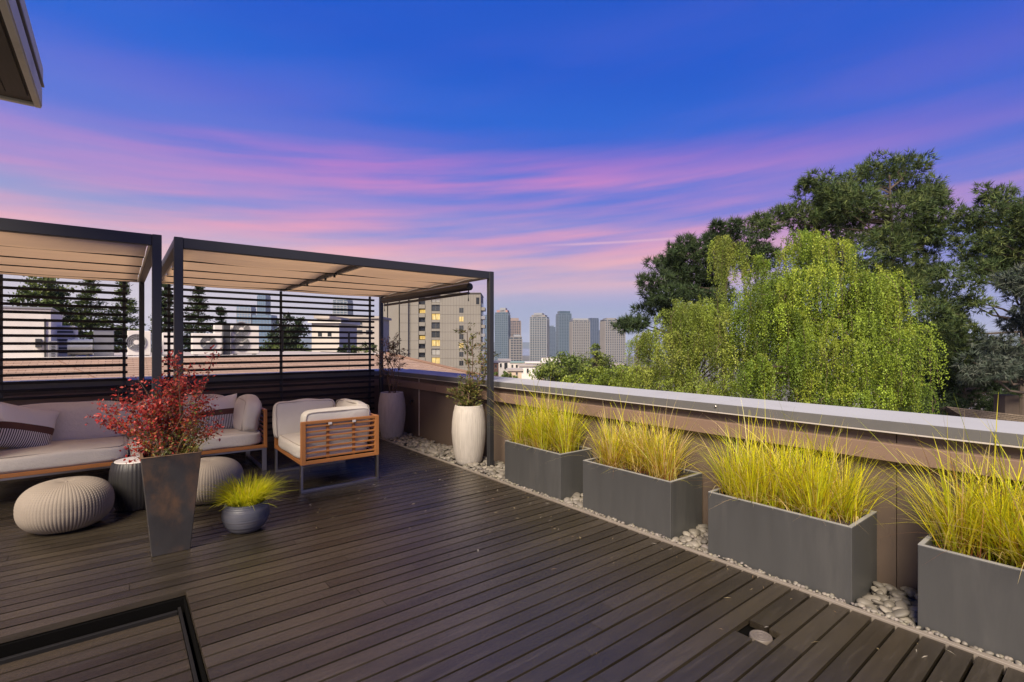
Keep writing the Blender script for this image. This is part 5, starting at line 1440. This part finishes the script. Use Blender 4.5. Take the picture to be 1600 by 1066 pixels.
# ------------------------------------------------------------------ low houses in the middle distance
def house(name, px0, px1, p0, p1, t, wallm, roofm, label, wins=(), gable=0.0, dep=8.0, zb=-14.5, group=None):
    root = thing(name, Vector((*at((px0 + px1) / 2, HY, t).xy, zb)), label, 'house', group)
    pb_ = HY + (H - zb) / t * F
    ab('wall', wallm, px0, px1, p0, pb_, 0, dep, root, t)
    k = t / F; a = at(px0, p0, t).z; M4 = Matrix(((rx, fx, 0, 0), (ry, fy, 0, 0), (0, 0, 1, 0), (0, 0, 0, 1)))
    s0, s1 = (px0 - CX) * k - 0.4, (px1 - CX) * k + 0.4
    if gable:
        hz = gable * k; vs = [M4 @ Vector(q) for q in ((s0, t - 0.4, a), (s1, t - 0.4, a), (s1, t + dep / 2, a + hz), (s0, t + dep / 2, a + hz), (s0, t + dep + 0.4, a), (s1, t + dep + 0.4, a))]
        mb = MB(); mb.add(vs, [(0, 1, 2, 3), (3, 2, 5, 4), (0, 3, 4), (1, 5, 2)]); mb.build('roof', roofm, root)
    else:
        mb = MB(); mb.box(s0, s1, t - 0.4, t + dep + 0.4, a + 0.01, a + 0.45, M4=M4); mb.build('roof', roofm, root)
    for (w0, w1, y0, y1) in wins:
        f = ab('window', GLASSD, w0, w1, y0, y1, -0.06, 0.3, root, t)
        ab('sill', WHITE, w0 - 0.2, w1 + 0.2, y1, y1 + 0.5, -0.18, -0.062, f, t)
    return root
RFG = M('far_roof_grey', (0.24, 0.22, 0.21), 0.9, 0.2, 0.2)
RFT = M('far_roof_teal', (0.18, 0.26, 0.25), 0.8, 0.2, 0.2)
BRK = M('far_brick', (0.25, 0.13, 0.09), 0.9, 0.2, 0.3)
TANW = M('far_tan', (0.46, 0.36, 0.27), 0.85, 0.15, 0.2)
house('house', 779, 797, 565, 0, 190, WHITE, RFG, 'white house with grey pitched roof right of the pergola post', [(781, 784, 568, 574), (788, 793, 567, 577)], 4)
house('house', 764, 778, 567, 0, 170, BRK, RFG, 'brick house hidden partly by the right pergola post', [(773, 776, 570, 575)], 3)
house('flat_roof_house', 797, 826, 567, 0, 230, OFFW, RFT, 'low block with teal-green roof beneath the short grey block', [(799, 802, 570, 575), (806, 809, 570, 575), (814, 817, 570, 575)])
house('flat_roof_house', 812, 842, 573, 0, 160, WHITE, ROOFT, 'white flat-roofed house with dark windows left of the treetops', [(814.5, 817.5, 577, 582), (823, 826, 576, 583), (832, 835, 577, 582)])
house('flat_roof_house', 793, 815, 580, 0, 140, TANW, ROOFT, 'low tan flat-roofed house just above the parapet cap', [(796, 799, 582, 586), (806, 809, 582, 586)])
house('flat_roof_house', 822, 850, 568, 0, 180, TANW, WHITE, 'tan building behind the white flat-roofed house', [(838, 841, 572, 577)])
house('flat_roof_house', 846, 900, 559, 0, 420, WHITE, RFG, 'long pale low building at foot of the skyline towers', [])
house('flat_roof_house', 940, 975, 570, 0, 300, OFFW, ROOFT, 'low pale building below the tower behind the pine', [(946, 950, 573, 577), (958, 962, 573, 577)])
house('flat_roof_house', 487, 530, 505, 0, 70, OFFW, WHITE, 'cream house with roof terrace seen through the right screen', [(497, 503, 500 + 18, 526), (512, 518, 518, 526)])
house('flat_roof_house', 496, 512, 498, 0, 74, WHITE, ROOFT, 'small white rooftop room above the cream house', [(499, 503, 500, 504)])
house('flat_roof_house', 530, 592, 498, 0, 95, M('warm_grey_wall', (0.33, 0.29, 0.26), 0.85, 0.15, 0.3), ROOFT, 'grey-brown flat-roofed house at right end of the screen', [(541, 551, 516, 521), (556, 566, 516, 521), (572, 582, 516, 521), (541, 551, 503, 508), (556, 566, 503, 508)])
# ------------------------------------------------------------------ right-hand neighbour
sr = thing('shingled_house', at(1570, HY, 20) - Vector((0, 0, H + 14)), 'brown shingled house roof at right edge just above the parapet', 'house')
ra, rb_ = at(1478, 635, 22), at(1700, 668, 17.4); rb_.z = ra.z
dn = Vector((-fx, -fy, 0)) * 3.2 + Vector((0, 0, -1.3))
o = shingled('roof_slope', ra + dn, rb_ + dn, rb_, ra, SHINGB, sr, course=0.16, lip=0.02); o['kind'] = 'stuff'
bk = Vector((fx, fy, 0)) * 3.2 + Vector((0, 0, -1.3))
o = shingled('roof_slope', rb_ + bk, ra + bk, ra, rb_, SHINGB, sr, course=0.16, lip=0.02); o['kind'] = 'stuff'
mb = MB(); q = [ra + dn * 0.9, rb_ + dn * 0.9, rb_ + bk * 0.9, ra + bk * 0.9]
vs = [(p.x, p.y, p.z - 0.15) for p in q] + [(p.x, p.y, -14) for p in q]
mb.add(vs, [(0, 1, 5, 4), (1, 2, 6, 5), (2, 3, 7, 6), (3, 0, 4, 7)]); mb.build('wall', OFFW, sr)
cpt = at(1572, 640, 20.2)
M4 = Matrix.Translation((cpt.x, cpt.y, 0)) @ Matrix.Rotation(-YAW, 4, 'Z')
BX('chimney', BARK, sr, -0.28, 0.28, -0.25, 0.25, ra.z - 0.6, at(1572, 617, 20.2).z, M4=M4, ch=0.01)
pv = [at(1330, HY, 95), at(1900, HY, 95), at(1900, HY, 230), at(1300, HY, 230)]
mb = MB(); mb.add([(p.x, p.y, -13.95) for p in pv], [(0, 1, 2, 3)]); structure(mb.build('street', ASPH))
house('flat_roof_house', 1583, 1660, 617, 0, 105, WHITE, RFG, 'white house with dark window band at right edge behind shingled roof', [(1588, 1600, 622, 626), (1588, 1600, 632, 636)])
house('flat_roof_house', 1480, 1560, 566, 0, 290, WHITE, RFG, 'pale building glimpsed under the cedar at right', [(1500, 1508, 572, 578), (1530, 1538, 572, 578)])

# ------------------------------------------------------------------ air
hz = bpy.data.materials.new('haze_air'); hz.use_nodes = True
t4 = hz.node_tree; t4.nodes.clear()
vo = t4.nodes.new('ShaderNodeVolumePrincipled'); vo.inputs['Color'].default_value = (0.70, 0.80, 0.95, 1); vo.inputs['Density'].default_value = 0.00013
t4.links.new(vo.outputs[0], t4.nodes.new('ShaderNodeOutputMaterial').inputs['Volume'])
o = MB().box(-7200, 7200, -7200, 7200, -43, 150).build('haze', hz, None); o['kind'] = 'stuff'
o['label'] = 'thin pale blue air between terrace and skyline'
